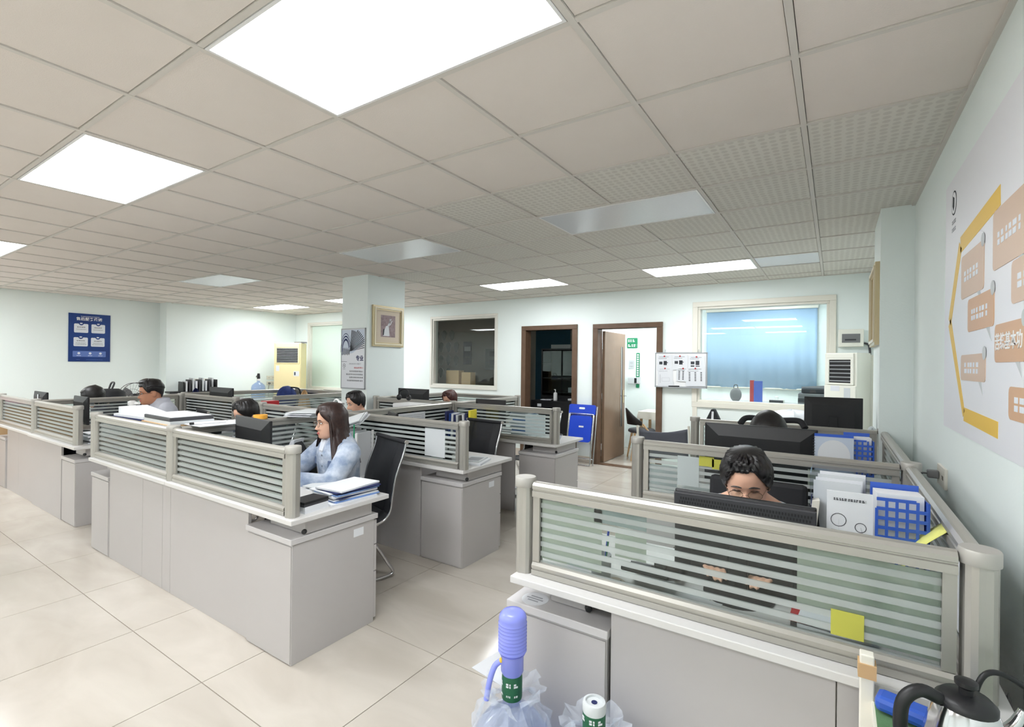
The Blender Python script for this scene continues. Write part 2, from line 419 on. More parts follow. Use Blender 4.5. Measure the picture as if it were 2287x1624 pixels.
# windows
def window(n, w, fw, label_m, glass, depth=.05):
    x0, x1, z0, z1 = w
    o = MB()
    for a in ((x0 - fw, x1 + fw, z1, z1 + fw), (x0 - fw, x1 + fw, z0 - fw, z0), (x0 - fw, x0, z0, z1), (x1, x1 + fw, z0, z1)):
        o.box(a[0], a[1], YB - .022, YB, a[2], a[3])
    e = .03
    for a in ((x0, x1, z1 - e, z1), (x0, x1, z0, z0 + e), (x0, x0 + e, z0 + e, z1 - e), (x1 - e, x1, z0 + e, z1 - e)):
        o.box(a[0], a[1], YB, YB + WT, a[2], a[3])
    root = struct(o.obj('window_%d' % n, label_m, bevel=.004))
    B(x0 + e, x1 - e, YB + depth, YB + depth + .006, z0 + e, z1 - e).obj('pane', glass, root)
    return root
mat('frosted_pane', srgb(214, 230, 220), .35)
window(1, W1, .05, 'cream_trim', 'frosted_pane', .06)
window(2, W2, .045, 'cream_trim', 'window_glass', .07)
w3 = window(3, W3, .07, 'cream', 'window_glass', .06)
struct(B(-1.66, -1.60, YB - .02, YB, .1, .98).obj('trim_1', 'cream'))
# door casings
def casing(n, d, fw=.075):
    x0, x1, _, z1 = d
    b = MB().box(x0 - fw, x0 + .012, YB - .03, YB + WT + .02, 0, z1).box(x1 - .012, x1 + fw, YB - .03, YB + WT + .02, 0, z1)
    b.box(x0 - fw, x1 + fw, YB - .03, YB + WT + .02, z1, z1 + fw)
    return struct(b.obj('door_%d' % n, 'wood_frame', bevel=.005))
d1 = casing(1, D1); d2 = casing(2, D2)
struct(B(D2[0], D2[1], YB - .02, YB + WT, 0, .006).obj('trim_2', 'wood_frame'))
# ------------------------------------------------------------------ partition screens and posts
ZD = .75                       # desk height
def rail(L, z0, z1, w):
    """extruded aluminium rail with chamfered top and a groove line on each face"""
    h = z1 - z0; hw = w / 2
    sec = [(-hw, z0), (-hw, z0 + h * .38), (-hw + .004, z0 + h * .42), (-hw + .004, z0 + h * .5), (-hw, z0 + h * .54), (-hw, z1 - .012), (-hw + .009, z1 - .002), (-hw + .016, z1),
           (hw - .016, z1), (hw - .009, z1 - .002), (hw, z1 - .012), (hw, z0 + h * .54), (hw - .004, z0 + h * .5), (hw - .004, z0 + h * .42), (hw, z0 + h * .38), (hw, z0)]
    return MB().ring_loft([[(0, y, z) for y, z in sec], [(L, y, z) for y, z in sec]])
def screen(p0, p1, label, group='glass desk screens'):
    d = Vector((p1[0] - p0[0], p1[1] - p0[1], 0)); L = d.length; rz = math.atan2(d.y, d.x)
    t = thing('desk_screen', label, 'partition', (p0[0], p0[1], ZD), rz, group)
    a, e = .0425, L - .0425
    rl = rail(e - a, .297, .352, .046); rl.v = [(x + a, y, z) for x, y, z in rl.v]; rl.obj('top_rail', 'aluminium', t)
    rl = rail(e - a, .002, .05, .046); rl.v = [(x + a, y, z) for x, y, z in rl.v]; rl.obj('bottom_rail', 'aluminium', t)
    B(a, a + .028, -.014, .014, .05, .297).obj('stile', 'aluminium', t); B(e - .028, e, -.014, .014, .05, .297).obj('stile', 'aluminium', t)
    B(a + .028, e - .028, -.003, .003, .05, .297).obj('glass_pane', 'screen_glass', t)
    return t
def post(x, y, label, h=.36, z=ZD):
    t = thing('screen_post', label, 'post', (x, y, z), 0, 'screen posts')
    n = 16; r = .036
    pr = [(r * (1 if k % 4 else .9) * math.cos(2 * PI * (k + .5) / n), r * (1 if k % 4 else .9) * math.sin(2 * PI * (k + .5) / n)) for k in range(n)]
    MB().ring_loft([[(px, py, 0) for px, py in pr], [(px, py, h - .028) for px, py in pr]]).obj('shaft', 'aluminium', t)
    MB().lathe([(.040, h - .032), (.0415, h - .028), (.0415, h), (.039, h + .005), (.03, h + .006)], 16).obj('cap', 'aluminium_cap', t, smooth=True)
    return t
YA, YBd, YC = 1.50, 2.90, 4.37          # centre block rows
XA, XM, XE = -5.06, -3.68, -2.33
screen((XA, YA), (XM, YA), 'front screen left of the middle post, papers lying on its rail')
screen((XM, YA), (XE, YA), 'front screen with striped glass before the woman in denim')
screen((XM, YA), (XM, YBd), 'side screen under a sheet of paper, left of the woman in denim')
screen((XA, YBd), (XM, YBd), 'screen behind the black-haired head, left half of the second row')
screen((XM, YBd), (XE, YBd), 'second row screen behind the mesh chair, a white sheet taped in it')
screen((XM, YBd), (XM, YC), 'side screen running back from the second row to the crossing post')
screen((-4.98, YC), (XM, YC), 'screen right of the column in the third row')
screen((XM, YC), (XE, YC), 'third row screen in front of the blue folding chair')
screen((XM, YC), (XM, 5.75), 'side screen behind the crossing post, ending at the dark doorway')
screen((-4.98, YC), (-4.98, 5.75), 'side screen running back beside the column')
screen((-4.98, 5.75), (XM, 5.75), 'rearmost screen below the dark window')
for x, y, l in [(XA, YA, 'post at the left end of the centre front screens'), (XM, YA, 'post between the two centre front screens'), (XE, YA, 'tall post at the right end of the front screen, by the paper stack'),
                (XA, YBd, 'post at the left end of the second row screens'), (XM, YBd, 'post behind the white file rack'), (XE, YBd, 'post at the right end of the second row beside a mesh chair'),
                (-4.98, YC, 'post standing against the column'), (XM, YC, 'post where four screens cross'), (XE, YC, 'post at the right end of the third row before the dark doorway'),
                (XM, 5.75, 'small far post beside the dark doorway'), (-4.98, 5.75, 'far post behind the column')]:
    post(x, y, l)
# left block
LY = 1.60; LX0, LXM, LX1 = -8.52, -7.15, -5.86
screen((LX0, LY), (LXM, LY), 'leftmost front screen, covered with pale frosted stripes')
screen((LXM, LY), (LX1, LY), 'left block screen ending before the man in grey')
screen((LXM, LY), (LXM, 3.0), 'long side screen behind the man in grey')
screen((-7.35, 3.12), (-6.02, 3.12), 'left block screen below the slanted black monitor')
screen((-7.45, 3.12), (-7.45, 4.85), 'side screen in front of the far water bottle')
screen((-7.45, 4.85), (-6.02, 4.85), 'far striped screen left of the column')
screen((-6.02, 4.85), (-6.02, 3.55), 'side screen closing the far left cell')
for x, y, l in [(LX0, LY, 'leftmost post of the picture'), (LXM, LY, 'post in the middle of the left block front'), (LX1, LY, 'post at the right end of the left block front'),
                (LXM, 3.0, 'left one of a pair of posts right of the man'), (-7.35, 3.12, 'right one of a pair of posts right of the man'), (-6.02, 3.12, 'post above the black-haired head'),
                (-7.45, 4.85, 'post beside the blue bag'), (-6.02, 4.85, 'far post left of the column')]:
    post(x, y, l)
# right block
RYs = (1.63, 2.93, 4.40); RX0, RX1 = -1.0, .30
screen((RX0, RYs[0]), (RX1, RYs[0]), 'nearest screen on the right, yellow note behind its glass')
screen((RX0, RYs[1]), (RX1, RYs[1]), 'right block screen behind the woman with glasses')
screen((RX0, RYs[2]), (RX1, RYs[2]), 'rear screen of the right block below the tilted monitor')
screen((RX1, RYs[0]), (RX1, RYs[1]), 'side screen along the right wall beside the blue rack')
screen((RX1, RYs[1]), (RX1, RYs[2]), 'side screen along the right wall, farther one')
for x, y, l in [(RX0, RYs[0], 'nearest post with embossed round cap, by the water bottles'), (RX1, RYs[0], 'corner post by the right wall below the wall board'),
                (RX0, RYs[1], 'post at the left end of the right block middle screen'), (RX1, RYs[1], 'post by the right wall at the middle screen'),
                (RX0, RYs[2], 'post before the whiteboard at the right block rear screen'), (RX1, RYs[2], 'post at the wall pier')]:
    post(x, y, l)

# ------------------------------------------------------------------ desks and side cabinets
def desk(x0, x1, y, depth, label, panel=None, seams=(), blocks=()):
    """office desk: top, modesty panels down to the floor on the front (-y) side, support blocks over the cabinets"""
    t = thing('office_desk', label, 'desk', ((x0 + x1) / 2, y, 0), 0, 'office desks'); cx = (x0 + x1) / 2
    B(x0 - cx, x1 - cx, -.045, depth, ZD - .026, ZD).obj('desktop', 'desk_top', t, bevel=.003)
    p0, p1 = panel if panel else (x0, x1)
    xs = [p0] + list(seams) + [p1]
    for a, b in zip(xs[:-1], xs[1:]):
        B(a - cx + .0015, b - cx - .0015, -.006, .012, 0, ZD - .03).obj('front_panel', 'desk', t, bevel=.0015)
    for a, b in blocks:
        B(a - cx, b - cx, .06, depth - .1, .648, ZD - .026).obj('support_block', 'desk', t, bevel=.002)
        MB().lathe([(.013, 0), (.013, .012), (.009, .015)], 12).obj('bolt_cap', 'black', t, loc=(b - cx - .005, .06, .664), rot=(PI / 2, 0, .6))
    return t
def cabinet(x0, x1, y0, y1, label, h=.645, sticker=None, drawers=True):
    t = thing('side_cabinet', label, 'cabinet', ((x0 + x1) / 2, y0, 0), 0, 'side cabinets'); w = (x1 - x0) / 2; d = y1 - y0
    B(-w + .002, w - .002, .004, d - .02, 0, h - .032).obj('body', 'desk', t, bevel=.0015)
    B(-w - .004, w + .004, -.008, d + .004, h - .03, h).obj('top', 'cab_top', t, bevel=.003)
    B(-w + .006, w - .006, -.002, .004, .01, h - .04).obj('back_panel', 'desk', t)
    if drawers:
        zs = [0.02, .3, .46, h - .036]
        for a, b in zip(zs[:-1], zs[1:]):
            dr = B(-w + .003, w - .003, d - .018, d, a + .003, b - .003).obj('drawer', 'desk', t, bevel=.002)
            B(-.05, .05, d, d + .012, (a + b) / 2 + .03, (a + b) / 2 + .042).obj('handle', 'aluminium', dr)
    if sticker:
        B(w - .002, w - .001, d - .17, d - .1, h - .1, h - .055).obj('sticker', 'paper', t)
    return t
# centre block
desk(-5.06, XM - .002, YA - .005, .60, 'front left desk with grey panels, under the screen with papers on its rail', (-4.73, XM), (-4.12, -3.80), [(-5.0, -4.78)])
desk(XM + .002, -2.262, YA - .005, .60, 'front desk of the woman in denim with the paper stack', (XM, -2.725), (), [(-2.62, -2.30)])
cabinet(-5.10, -4.74, 1.487, 2.02, 'low cabinet at the left end of the centre front desks', .625)
cabinet(-2.712, -2.292, 1.475, 2.03, 'nearest grey cabinet in the middle, crumpled tissue on top', .645, True)
desk(-5.06, XM - .002, YBd, .60, 'second row desk left, mostly hidden behind papers', (-4.7, XM))
desk(XM + .002, -2.30, YBd, .62, 'second row desk beside the mesh chair, booklets at its corner', (XM, -2.765), (), [(-2.66, -2.34)])
cabinet(-2.752, -2.330, YBd - .01, 3.40, 'grey cabinet of the second row with a pale sticker', .645, True)
desk(-4.98, XM - .002, YC - .03, .60, 'third row desk right of the column', (-4.9, XM))
desk(XM + .002, -2.30, YC - .03, .60, 'third row desk in front of the dark doorway', (XM, -2.80), (), [(-2.62, -2.34)])
cabinet(-2.74, -2.310, YC - .05, 4.84, 'grey cabinet of the third row, before the blue folding chair', .645)
# left block
desk(LX0, LXM - .002, LY - .005, .60, 'leftmost desk with grey panels', (-8.2, LXM), (-7.72,))
desk(LXM + .002, -5.72, LY - .02, .60, 'desk of the man in grey', (LXM, -6.21), (), [(-6.05, -5.8)])
cabinet(-8.58, -8.22, LY - .02, 2.12, 'low cabinet at the left edge of the picture', .60)
cabinet(-6.19, -5.82, LY - .025, 1.92, 'grey cabinet between the left block and the front desks', .62)
desk(-7.35, -6.02, 3.12, .60, 'left block desk under the slanted monitor')
desk(-7.45, -6.02, 4.85, .60, 'far left desk behind the striped screen')
# right block
desk(RX0 - .02, .36, RYs[0] - .03, .60, 'nearest desk on the right with the broad grey front', (-.632, .36), (.012,), [(-.90, -.74)])
cabinet(-1.045, -.640, 1.585, 2.10, 'low cabinet with a round white sticker, behind the water bottles', .645)
desk(RX0 - .02, .29, RYs[1] - .01, .60, 'middle desk of the right block with a red strip')
desk(RX0 - .02, .26, RYs[2] - .01, .55, 'rear desk of the right block')
t = [o for o in COL.objects if o.get('label', '').startswith('low cabinet with a round')][0]
st = MB().lathe([(.052, 0), (.052, .0012)], 28).obj('round_sticker', 'paper', t, loc=(-.115, .055, .645))
for k, (w_, yy) in enumerate([(.05, .014), (.07, -.002), (.045, -.018)]):
    B(-w_ / 2, w_ / 2, yy - .004, yy + .004, .0012, .0016).obj('print', 'ink_light', st)

# ------------------------------------------------------------------ door leaf
leaf = B(0, .045, 0, .90, .008, 2.085).obj('door_leaf', 'wood_door', None, bevel=.003)
leaf.location = (-3.092, YB + WT + .035, 0); tag(leaf, 'open wooden door leaf with a long narrow glass slit', 'door')
B(.044, .049, .70, .775, .50, 1.86).obj('slit_window', 'dark_grey', leaf)
B(.046, .051, .70, .722, .50, 1.86).obj('slit_trim', 'chrome', leaf)
B(.045, .052, .805, .845, .90, 1.12).obj('lock_plate', 'gold', leaf)
MB().tube([(.05, .825, 1.02), (.1, .825, 1.02), (.105, .81, 1.02), (.105, .72, 1.02)], .009, 8).obj('handle', 'chrome', leaf, smooth=True)
MB().tube([(-.004, .825, 1.02), (-.05, .825, 1.02), (-.055, .81, 1.02), (-.055, .72, 1.02)], .009, 8).obj('handle', 'chrome', leaf, smooth=True)
for z in (.25, 1.05, 1.85): MB().tube([(.004, -.008, z - .05), (.004, -.008, z + .05)], .009, 8).obj('hinge', 'chrome', leaf)
# ------------------------------------------------------------------ monitors
def monitor(x, y, w, h, ztop, rz, label, tilt=0, grille=False, zbase=ZD, group='computer monitors'):
    """screen towards local +y, plain back towards local -y"""
    t = thing('monitor', label, 'monitor', (x, y, zbase), rz, group); T = ztop - zbase
    c = MB(); hw = w / 2; b = T - h
    pr = [[(-hw, .0, b), (hw, .0, b), (hw, .0, T), (-hw, .0, T)],
          [(-hw, -.018, b), (hw, -.018, b), (hw, -.018, T), (-hw, -.018, T)],
          [(-hw * .72, -.04, b + h * .14), (hw * .72, -.04, b + h * .14), (hw * .72, -.04, T - h * .2), (-hw * .72, -.04, T - h * .2)]]
    c.ring_loft(pr); cs_ = c.obj('casing', 'black', t, bevel=.004)
    B(-hw + .012, hw - .012, .0, .003, b + .02, T - .012).obj('screen', 'screen', t)
    B(-.03, .03, -.062, -.041, .012, b + h * .5).obj('neck', 'black', t, bevel=.003)
    MB().lathe([(.115, 0), (.115, .006), (.10, .013), (.03, .016)], 24).obj('foot', 'black', t, smooth=True, loc=(0, -.05, 0))
    if grille:
        B(-hw, hw, -.034, -.0185, T - .085, T - .008).obj('grille_band', 'dark_grey', t, bevel=.004)
        g_ = MB()
        for r_ in range(4):
            for k in range(46):
                xx = -hw + .02 + k * (w - .04) / 45 + (.004 if r_ % 2 else 0)
                g_.box(xx, xx + .0042, -.0352, -.0341, T - .075 + r_ * .014, T - .066 + r_ * .014)
        gg_ = g_.obj('grille_slots', 'black', t); gg_['kind'] = 'stuff'
    if tilt: t.rotation_euler = (tilt, 0, rz)
    return t
monitor(-3.29, 1.83, .55, .33, 1.165, -.12, 'black monitor back on the front desk, left of the woman in denim')
monitor(-.275, 1.93, .46, .34, 1.084, .0, 'black monitor with a slotted grille band before the woman with glasses', grille=True)
monitor(-.375, 3.25, .60, .36, 1.20, .0, 'wide black monitor on the middle desk of the right block')
monitor(-.01, 4.66, .39, .30, 1.315, .04, 'black monitor raised above the rear right screen, near the air conditioner', zbase=ZD)
monitor(-4.65, 4.72, .55, .34, 1.207, 0, 'black monitor right of the column, before the dark window')
monitor(-3.39, 4.72, .43, .32, 1.128, 0, 'black monitor on the third row desk, papers to its right')
monitor(-3.40, 3.20, .30, .26, 1.09, -.5, 'small dark monitor top between the second row screens')
monitor(-6.89, 1.92, .42, .30, 1.14, 0, 'dark grey monitor back at the left block, before the crouched head')
monitor(-8.32, 1.92, .50, .30, 1.132, 0, 'leftmost monitor, a white tag on its back')
monitor(-7.02, 3.45, .62, .33, 1.18, 0, 'slanted black monitor against the far white wall', tilt=0)
monitor(-6.85, 5.12, .5, .3, 1.085, 0, 'thin black monitor edge left of the column')
tg = B(-.02, .02, -.043, -.041, .27, .35).obj('tag_note', 'paper', [o for o in COL.objects if o.get('label', '').startswith('leftmost monitor')][0])

# ------------------------------------------------------------------ mesh chairs
def bez(pts, n=6):
    """Catmull-Rom through points"""
    P = [Vector(p) for p in pts]; out = []
    for i in range(len(P) - 1):
        p0, p1, p2, p3 = P[max(i - 1, 0)], P[i], P[i + 1], P[min(i + 2, len(P) - 1)]
        for k in range(n):
            u = k / n
            out.append(.5 * ((2 * p1) + (p2 - p0) * u + (2 * p0 - 5 * p1 + 4 * p2 - p3) * u * u + (3 * p1 - p0 - 3 * p2 + p3) * u ** 3))
    out.append(P[-1]); return out
def mesh_cloth_mat():
    m = bpy.data.materials.new('mesh_cloth'); m.use_nodes = True; nt = m.node_tree; N = nt.nodes; L = nt.links
    b = N['Principled BSDF']; b.inputs['Base Color'].default_value = (*srgb(26, 28, 34), 1); b.inputs['Roughness'].default_value = .6
    t = N.new('ShaderNodeBsdfTransparent'); mx = N.new('ShaderNodeMixShader'); mx.inputs[0].default_value = .16
    L.new(b.outputs[0], mx.inputs[1]); L.new(t.outputs[0], mx.inputs[2]); L.new(mx.outputs[0], N['Material Output'].inputs[0]); MATS['mesh_cloth'] = m
mesh_cloth_mat()
def mesh_chair(x, y, rz, label, w=.47):
    t = thing('mesh_chair', label, 'chair', (x, y, 0), rz, 'black mesh visitor chairs'); hw = w / 2
    prof = bez([(0, .305, .965), (0, .285, .88), (0, .225, .72), (0, .20, .58), (0, .175, .46), (0, .09, .405), (0, -.08, .425), (0, -.22, .45), (0, -.275, .43)])
    s = MB(); rings = []
    cut = max(i for i, p in enumerate(prof) if p.z > .47)
    def sheet(ps):
        m_ = MB(); r1 = []
        for p in ps: r1.append([(-hw + .012, p.y, p.z), (-hw * .4, p.y + .008, p.z - .004), (hw * .4, p.y + .008, p.z - .004), (hw - .012, p.y, p.z)])
        m_.ring_loft(r1, False, False, closed=False); return m_
    bk = sheet(prof[:cut + 2]).obj('backrest', 'mesh_cloth', t, smooth=True)
    st = sheet(prof[cut + 1:]).obj('seat', 'mesh_cloth', t, smooth=True)
    for o in (bk, st):
        sd = o.modifiers.new('solid', 'SOLIDIFY'); sd.thickness = .004
    MB().tube([(-hw, .305, .965), (hw, .305, .965)], .016, 10).obj('head_roll', 'black_soft', t, smooth=True)
    for sx in (-1, 1):
        MB().tube([(sx * hw, p.y, p.z) for p in prof], .0085, 8).obj('side_tube', 'chrome', t, smooth=True)
        leg = bez([(sx * hw, -.10, .415), (sx * hw, .02, .33), (sx * hw, .17, .11), (sx * hw, .21, .035), (sx * hw, .14, .014), (sx * hw, -.10, .012), (sx * hw, -.27, .012)])
        MB().tube(leg, .0115, 8).obj('leg', 'chrome', t, smooth=True)
        MB().lathe([(.014, 0), (.014, .03)], 10).obj('tube_cap', 'aluminium_cap', t, loc=(sx * (hw + .016), .305, .965), rot=(0, -sx * PI / 2, 0))
    MB().tube([(-hw, -.27, .012), (hw, -.27, .012)], .0115, 8).obj('floor_bar', 'chrome', t, smooth=True)
    MB().tube([(-hw, .09, .40), (hw, .09, .40)], .009, 8).obj('cross_bar', 'chrome', t, smooth=True)
    return t
ch1 = mesh_chair(-2.96, 2.38, -.30, 'black mesh chair the woman in denim sits on', .50)
mesh_chair(-3.02, 3.74, -.12, 'black mesh chair in the second row, between the two cabinets')
mesh_chair(-3.06, 5.10, -.05, 'empty mesh chair at the third row before the dark doorway')
mesh_chair(-4.42, 2.42, 0, 'mesh chair hidden behind the front monitor')
mesh_chair(-6.15, 2.48, -.2, 'chair under the man in grey')
mesh_chair(-7.75, 2.42, 0, 'chair of the crouched person on the far left')
mesh_chair(-4.45, 3.80, 0, 'chair of the person behind the white file rack')
mesh_chair(-4.30, 5.30, 0, 'chair of the red-haired person right of the column')
# padded office chairs of the right block
def office_chair(x, y, rz, label, top=1.0):
    t = thing('office_chair', label, 'chair', (x, y, 0), rz, 'padded office chairs')
    MB().cbox((0, -.02, .45), .46, .46, .07).obj('seat', 'black_soft', t, bevel=.025)
    M_ = Matrix.Rotation(-.14, 3, 'X')
    MB().cbox((0, .24, .54 + (top - .54) / 2), .44, .05, top - .52, M_).obj('backrest', 'black_soft', t, bevel=.022)
    MB().tube([(0, .26, .46), (0, .30, .56), (0, .27, .68)], .02, 8).obj('back_bar', 'black', t)
    MB().tube([(0, 0, .10), (0, 0, .42)], .025, 10).obj('column', 'chrome', t, smooth=True)
    for k in range(5):
        a = 2 * PI * k / 5 + .3
        lg = MB().tube([(0, 0, .11), (.27 * math.cos(a), .27 * math.sin(a), .07)], [.022, .014], 8).obj('leg', 'black', t)
        MB().lathe([(.028, -.012), (.028, .012)], 12).obj('caster', 'dark_grey', t, loc=(.27 * math.cos(a), .27 * math.sin(a), .029), rot=(PI / 2, 0, a))
    for sx in (-1, 1):
        MB().tube(bez([(sx * .23, .10, .45), (sx * .29, .10, .5), (sx * .29, .08, .66), (sx * .29, .0, .69), (sx * .29, -.16, .69)]), .016, 8).obj('armrest', 'black', t, smooth=True)
    return t
office_chair(-.32, 2.46, 0, 'black office chair of the woman with glasses', .98)
oc = office_chair(-.38, 3.78, 0, 'black chair with a wide top bar behind the rear right head', 1.08)
MB().tube(bez([(-.21, .25, 1.12), (-.17, .29, 1.165), (-.05, .31, 1.16), (.05, .31, 1.16), (.17, .29, 1.165), (.21, .25, 1.12)]), .022, 8).obj('top_bar', 'black_soft', oc, smooth=True)
def cloth_chair():
    t = thing('frame_chair', 'low chair with grey cloth back and pale tube frame, left of the rear right post', 'chair', (-1.33, 4.75, 0), .5)
    s = MB(); rows = []
    for k in range(7):
        u = k / 6; z = .62 + .30 * u; y = .16 + .05 * u
        rows.append([(-.24 + .48 * i / 8, y + .06 * math.sin(PI * i / 8) , z - (.045 * math.sin(PI * i / 8) if k == 6 else 0)) for i in range(9)])
    o = s.ring_loft(rows, False, False, closed=False).obj('cloth_back', 'grey_cloth', t, smooth=True); o.modifiers.new('s', 'SOLIDIFY').thickness = .012
    B(-.24, .24, -.25, .18, .42, .46).obj('seat', 'grey_cloth', t, bevel=.02)
    for sx in (-1, 1):
        MB().tube(bez([(sx * .25, -.22, .012), (sx * .25, -.2, .3), (sx * .25, -.18, .56), (sx * .25, -.08, .66), (sx * .25, .1, .68), (sx * .25, .2, .95)]), .012, 8).obj('frame', 'cream', t, smooth=True)
        MB().tube([(sx * .25, -.15, .44), (sx * .25, .2, .012)], .012, 8).obj('leg', 'cream', t, smooth=True)
mat('grey_cloth', srgb(98, 100, 110), .85, bump=(200, .2))
cloth_chair()

# blue folding chair leaning folded against the wall
def folding_chair():
    t = thing('folding_chair', 'bright blue folding chair leaning folded beside the wooden door', 'chair', (-3.30, 6.93, 0), 0)
    tl = .17
    def P(x, z): return (x, z * tl, z)                # leans back towards the wall
    def slab(x0, x1, z0, z1, y, rad, th=.018):
        poly = []
        for cx_, cz_, a0 in ((x1 - rad, z1 - rad, 0), (x0 + rad, z1 - rad, PI / 2), (x0 + rad, z0 + rad, PI), (x1 - rad, z0 + rad, 1.5 * PI)):
            for k in range(5): poly.append((cx_ + rad * math.cos(a0 + PI / 2 * k / 4), cz_ + rad * math.sin(a0 + PI / 2 * k / 4)))
        M_ = frame_M((0, y, 0), (1, 0, 0), (0, tl, 1))
        return MB().prism(poly, 0, th, M_)
    slab(-.225, .225, .775, .935, -.02, .03).obj('backrest', 'blue_plastic', t)
    slab(-.05, .05, .865, .895, -.043, .014, .002).obj('hand_hole', 'wall', t)
    slab(-.185, .19, .36, .765, -.045, .05).obj('seat', 'blue_plastic', t)
    slab(-.02, .06, .585, .61, -.066, .004, .001).obj('label_sticker', 'paper', t)
    for sx in (-1, 1):
        MB().tube([P(sx * .235, .012), P(sx * .235, .9)], .011, 8).obj('frame_tube', 'chrome', t, smooth=True)
        MB().tube([(sx * .205, -.05, .012), (sx * .205, .11, .78)], .010, 8).obj('leg', 'chrome', t, smooth=True)
        MB().tube([(sx * .2, .0, .34), (sx * .2, .095, .78)], .009, 8).obj('seat_tube', 'chrome', t, smooth=True)
    MB().tube([(-.205, -.05, .014), (.205, -.05, .014)], .010, 8).obj('floor_bar', 'chrome', t, smooth=True)
    MB().tube([P(-.235, .1), P(.235, .1)], .009, 8).obj('cross_bar', 'chrome', t, smooth=True)
    MB().tube([(-.2, .098, .78), (.2, .098, .78)], .009, 8).obj('seat_bar', 'chrome', t, smooth=True)
folding_chair()

# ------------------------------------------------------------------ wall pieces
def rows(parent, M_, items, m='ink', th=.0008):
    """print made of flat bars: (x0,x1,y0,y1) in the sheet's own plane"""
    if len(items) <= 2:
        for x0, x1, y0, y1 in items: o = MB().prism([(x0, y0), (x1, y0), (x1, y1), (x0, y1)], 0, th, M_).obj('lettering', m, parent)
        return o
    b = MB()
    for x0, x1, y0, y1 in items:
        b.prism([(x0, y0), (x1, y0), (x1, y1), (x0, y1)], 0, th, M_)
    return b.obj('lettering', m, parent)
def word(x0, x1, y, h, k):
    """a line of unreadable small print as little bars"""
    r_ = random.Random(k); out = []; x = x0
    while x < x1:
        w = r_.uniform(.6, 1.1) * h
        for q in range(2):
            out.append((x, min(x + w * r_.uniform(.5, .95), x1), y - h / 2 + q * h * .55, y - h / 2 + q * h * .55 + h * .4))
        x += w * 1.25
    return out
def rrect(x0, x1, y0, y1, r, n=4):
    p = []
    for cx_, cy_, a0 in ((x1 - r, y1 - r, 0), (x0 + r, y1 - r, PI / 2), (x0 + r, y0 + r, PI), (x1 - r, y0 + r, 1.5 * PI)):
        for k in range(n): p.append((cx_ + r * math.cos(a0 + PI / 2 * k / (n - 1)), cy_ + r * math.sin(a0 + PI / 2 * k / (n - 1))))
    return p
def circ(cx_, cy_, r, n=20, rx=None): return [(cx_ + (rx or r) * math.cos(2 * PI * k / n), cy_ + r * math.sin(2 * PI * k / n)) for k in range(n)]
def shift(M_, d): return M_ @ Matrix.Translation((0, 0, d))

# blue service poster on the left wall
mat('poster_blue', srgb(22, 62, 132), .35, noise=(3, .6, srgb(12, 40, 110)))
mat('poster_band', srgb(96, 122, 190), .5)
mat('poster_card', srgb(232, 236, 244), .5)
po = thing('blue_poster', 'blue service-promise poster with four white cards on the left wall', 'poster', (XL + .001, 3.25, 1.5))
PM = frame_M((.012, 0, 0), (0, 1, 0), (0, 0, 1))
B(0, .012, -.3, .3, 0, .865).obj('board', 'poster_blue', po)
text('售后服务承诺', .062, 'white', po, PM @ Matrix.Translation((-.01, .765, 0)), bold=.0012)
rows(po, PM, word(-.13, .14, .815, .012, 3), 'poster_card')
for k, (cx_, cy_) in enumerate([(-.125, .60), (.12, .60), (-.13, .355), (.115, .355)]):
    cd = MB().prism(rrect(cx_ - .1, cx_ + .1, cy_ - .08, cy_ + .08, .016), 0, .001, PM).obj('card', 'poster_card', po)
    MB().prism(circ(cx_, cy_ + .085, .034), .001, .0018, PM).obj('badge', 'poster_blue', cd)
    MB().prism(rrect(cx_ - .018, cx_ + .018, cy_ + .075, cy_ + .097, .005), .0018, .0024, PM).obj('icon', 'poster_card', cd)
    rows(cd, shift(PM, .001), word(cx_ - .055, cx_ + .055, cy_ + .02, .018, k) + word(cx_ - .07, cx_ + .07, cy_ - .02, .009, k + 9) + (word(cx_ - .08, cx_ + .08, cy_ - .045, .009, k + 20) if k > 1 else []), 'ink')
bn = MB().prism(rrect(-.24, .235, .085, .19, .008), 0, .001, PM).obj('band', 'poster_band', po)
for cx_ in (-.155, .005, .155):
    MB().prism(circ(cx_, .15, .02, 14), .001, .0018, PM).obj('icon', 'poster_card', bn)
    rows(bn, shift(PM, .001), word(cx_ - .03, cx_ + .03, .108, .012, 5), 'poster_card')
rows(po, PM, word(-.05, .19, .035, .009, 8) + word(-.19, -.14, .035, .01, 2), 'poster_band')

# column poster
mat('poster_white', srgb(226, 228, 234), .3)
mat('poster_sky', srgb(196, 206, 222), .3)
mat('poster_edge', srgb(172, 174, 178), .4, metal=.3)
cp = thing('column_poster', 'white poster with an open book picture on the column', 'poster', (-5.31, c2, 1.20))
CM = frame_M((0, -.012, 0), (1, 0, 0), (0, 0, 1))
B(-.235, .235, -.012, 0, 0, .79).obj('board', 'poster_white', cp)
fb = MB()
for a in ((-.24, .24, .78, .795), (-.24, .24, -.005, .01), (-.24, -.23, 0, .79), (.23, .24, 0, .79)): fb.box(a[0], a[1], -.016, 0, a[2], a[3])
fb.obj('frame', 'poster_edge', cp)
pic = MB().prism([(-.228, .44), (.0, .47), (.228, .60), (.228, .775), (-.228, .775)], 0, .0006, CM).obj('book_picture', 'poster_sky', cp)
fan = MB()
for k in range(15):
    a = math.radians(8 + k * 5.2); L_ = .30 if k < 11 else .27
    x0, y0 = -.06, .49; dx, dy = math.cos(a), math.sin(a)
    ex, ey = min(.226, x0 + dx * L_ * 1.1), min(.774, y0 + dy * L_ * 1.05)
    fan.prism([(x0, y0), (ex, ey), (ex - .012 * dy - .004, ey + .010 * dx), (x0 - .002, y0 + .002)], .0006, .0014, CM)
fan.obj('book_pages', 'ink', pic)
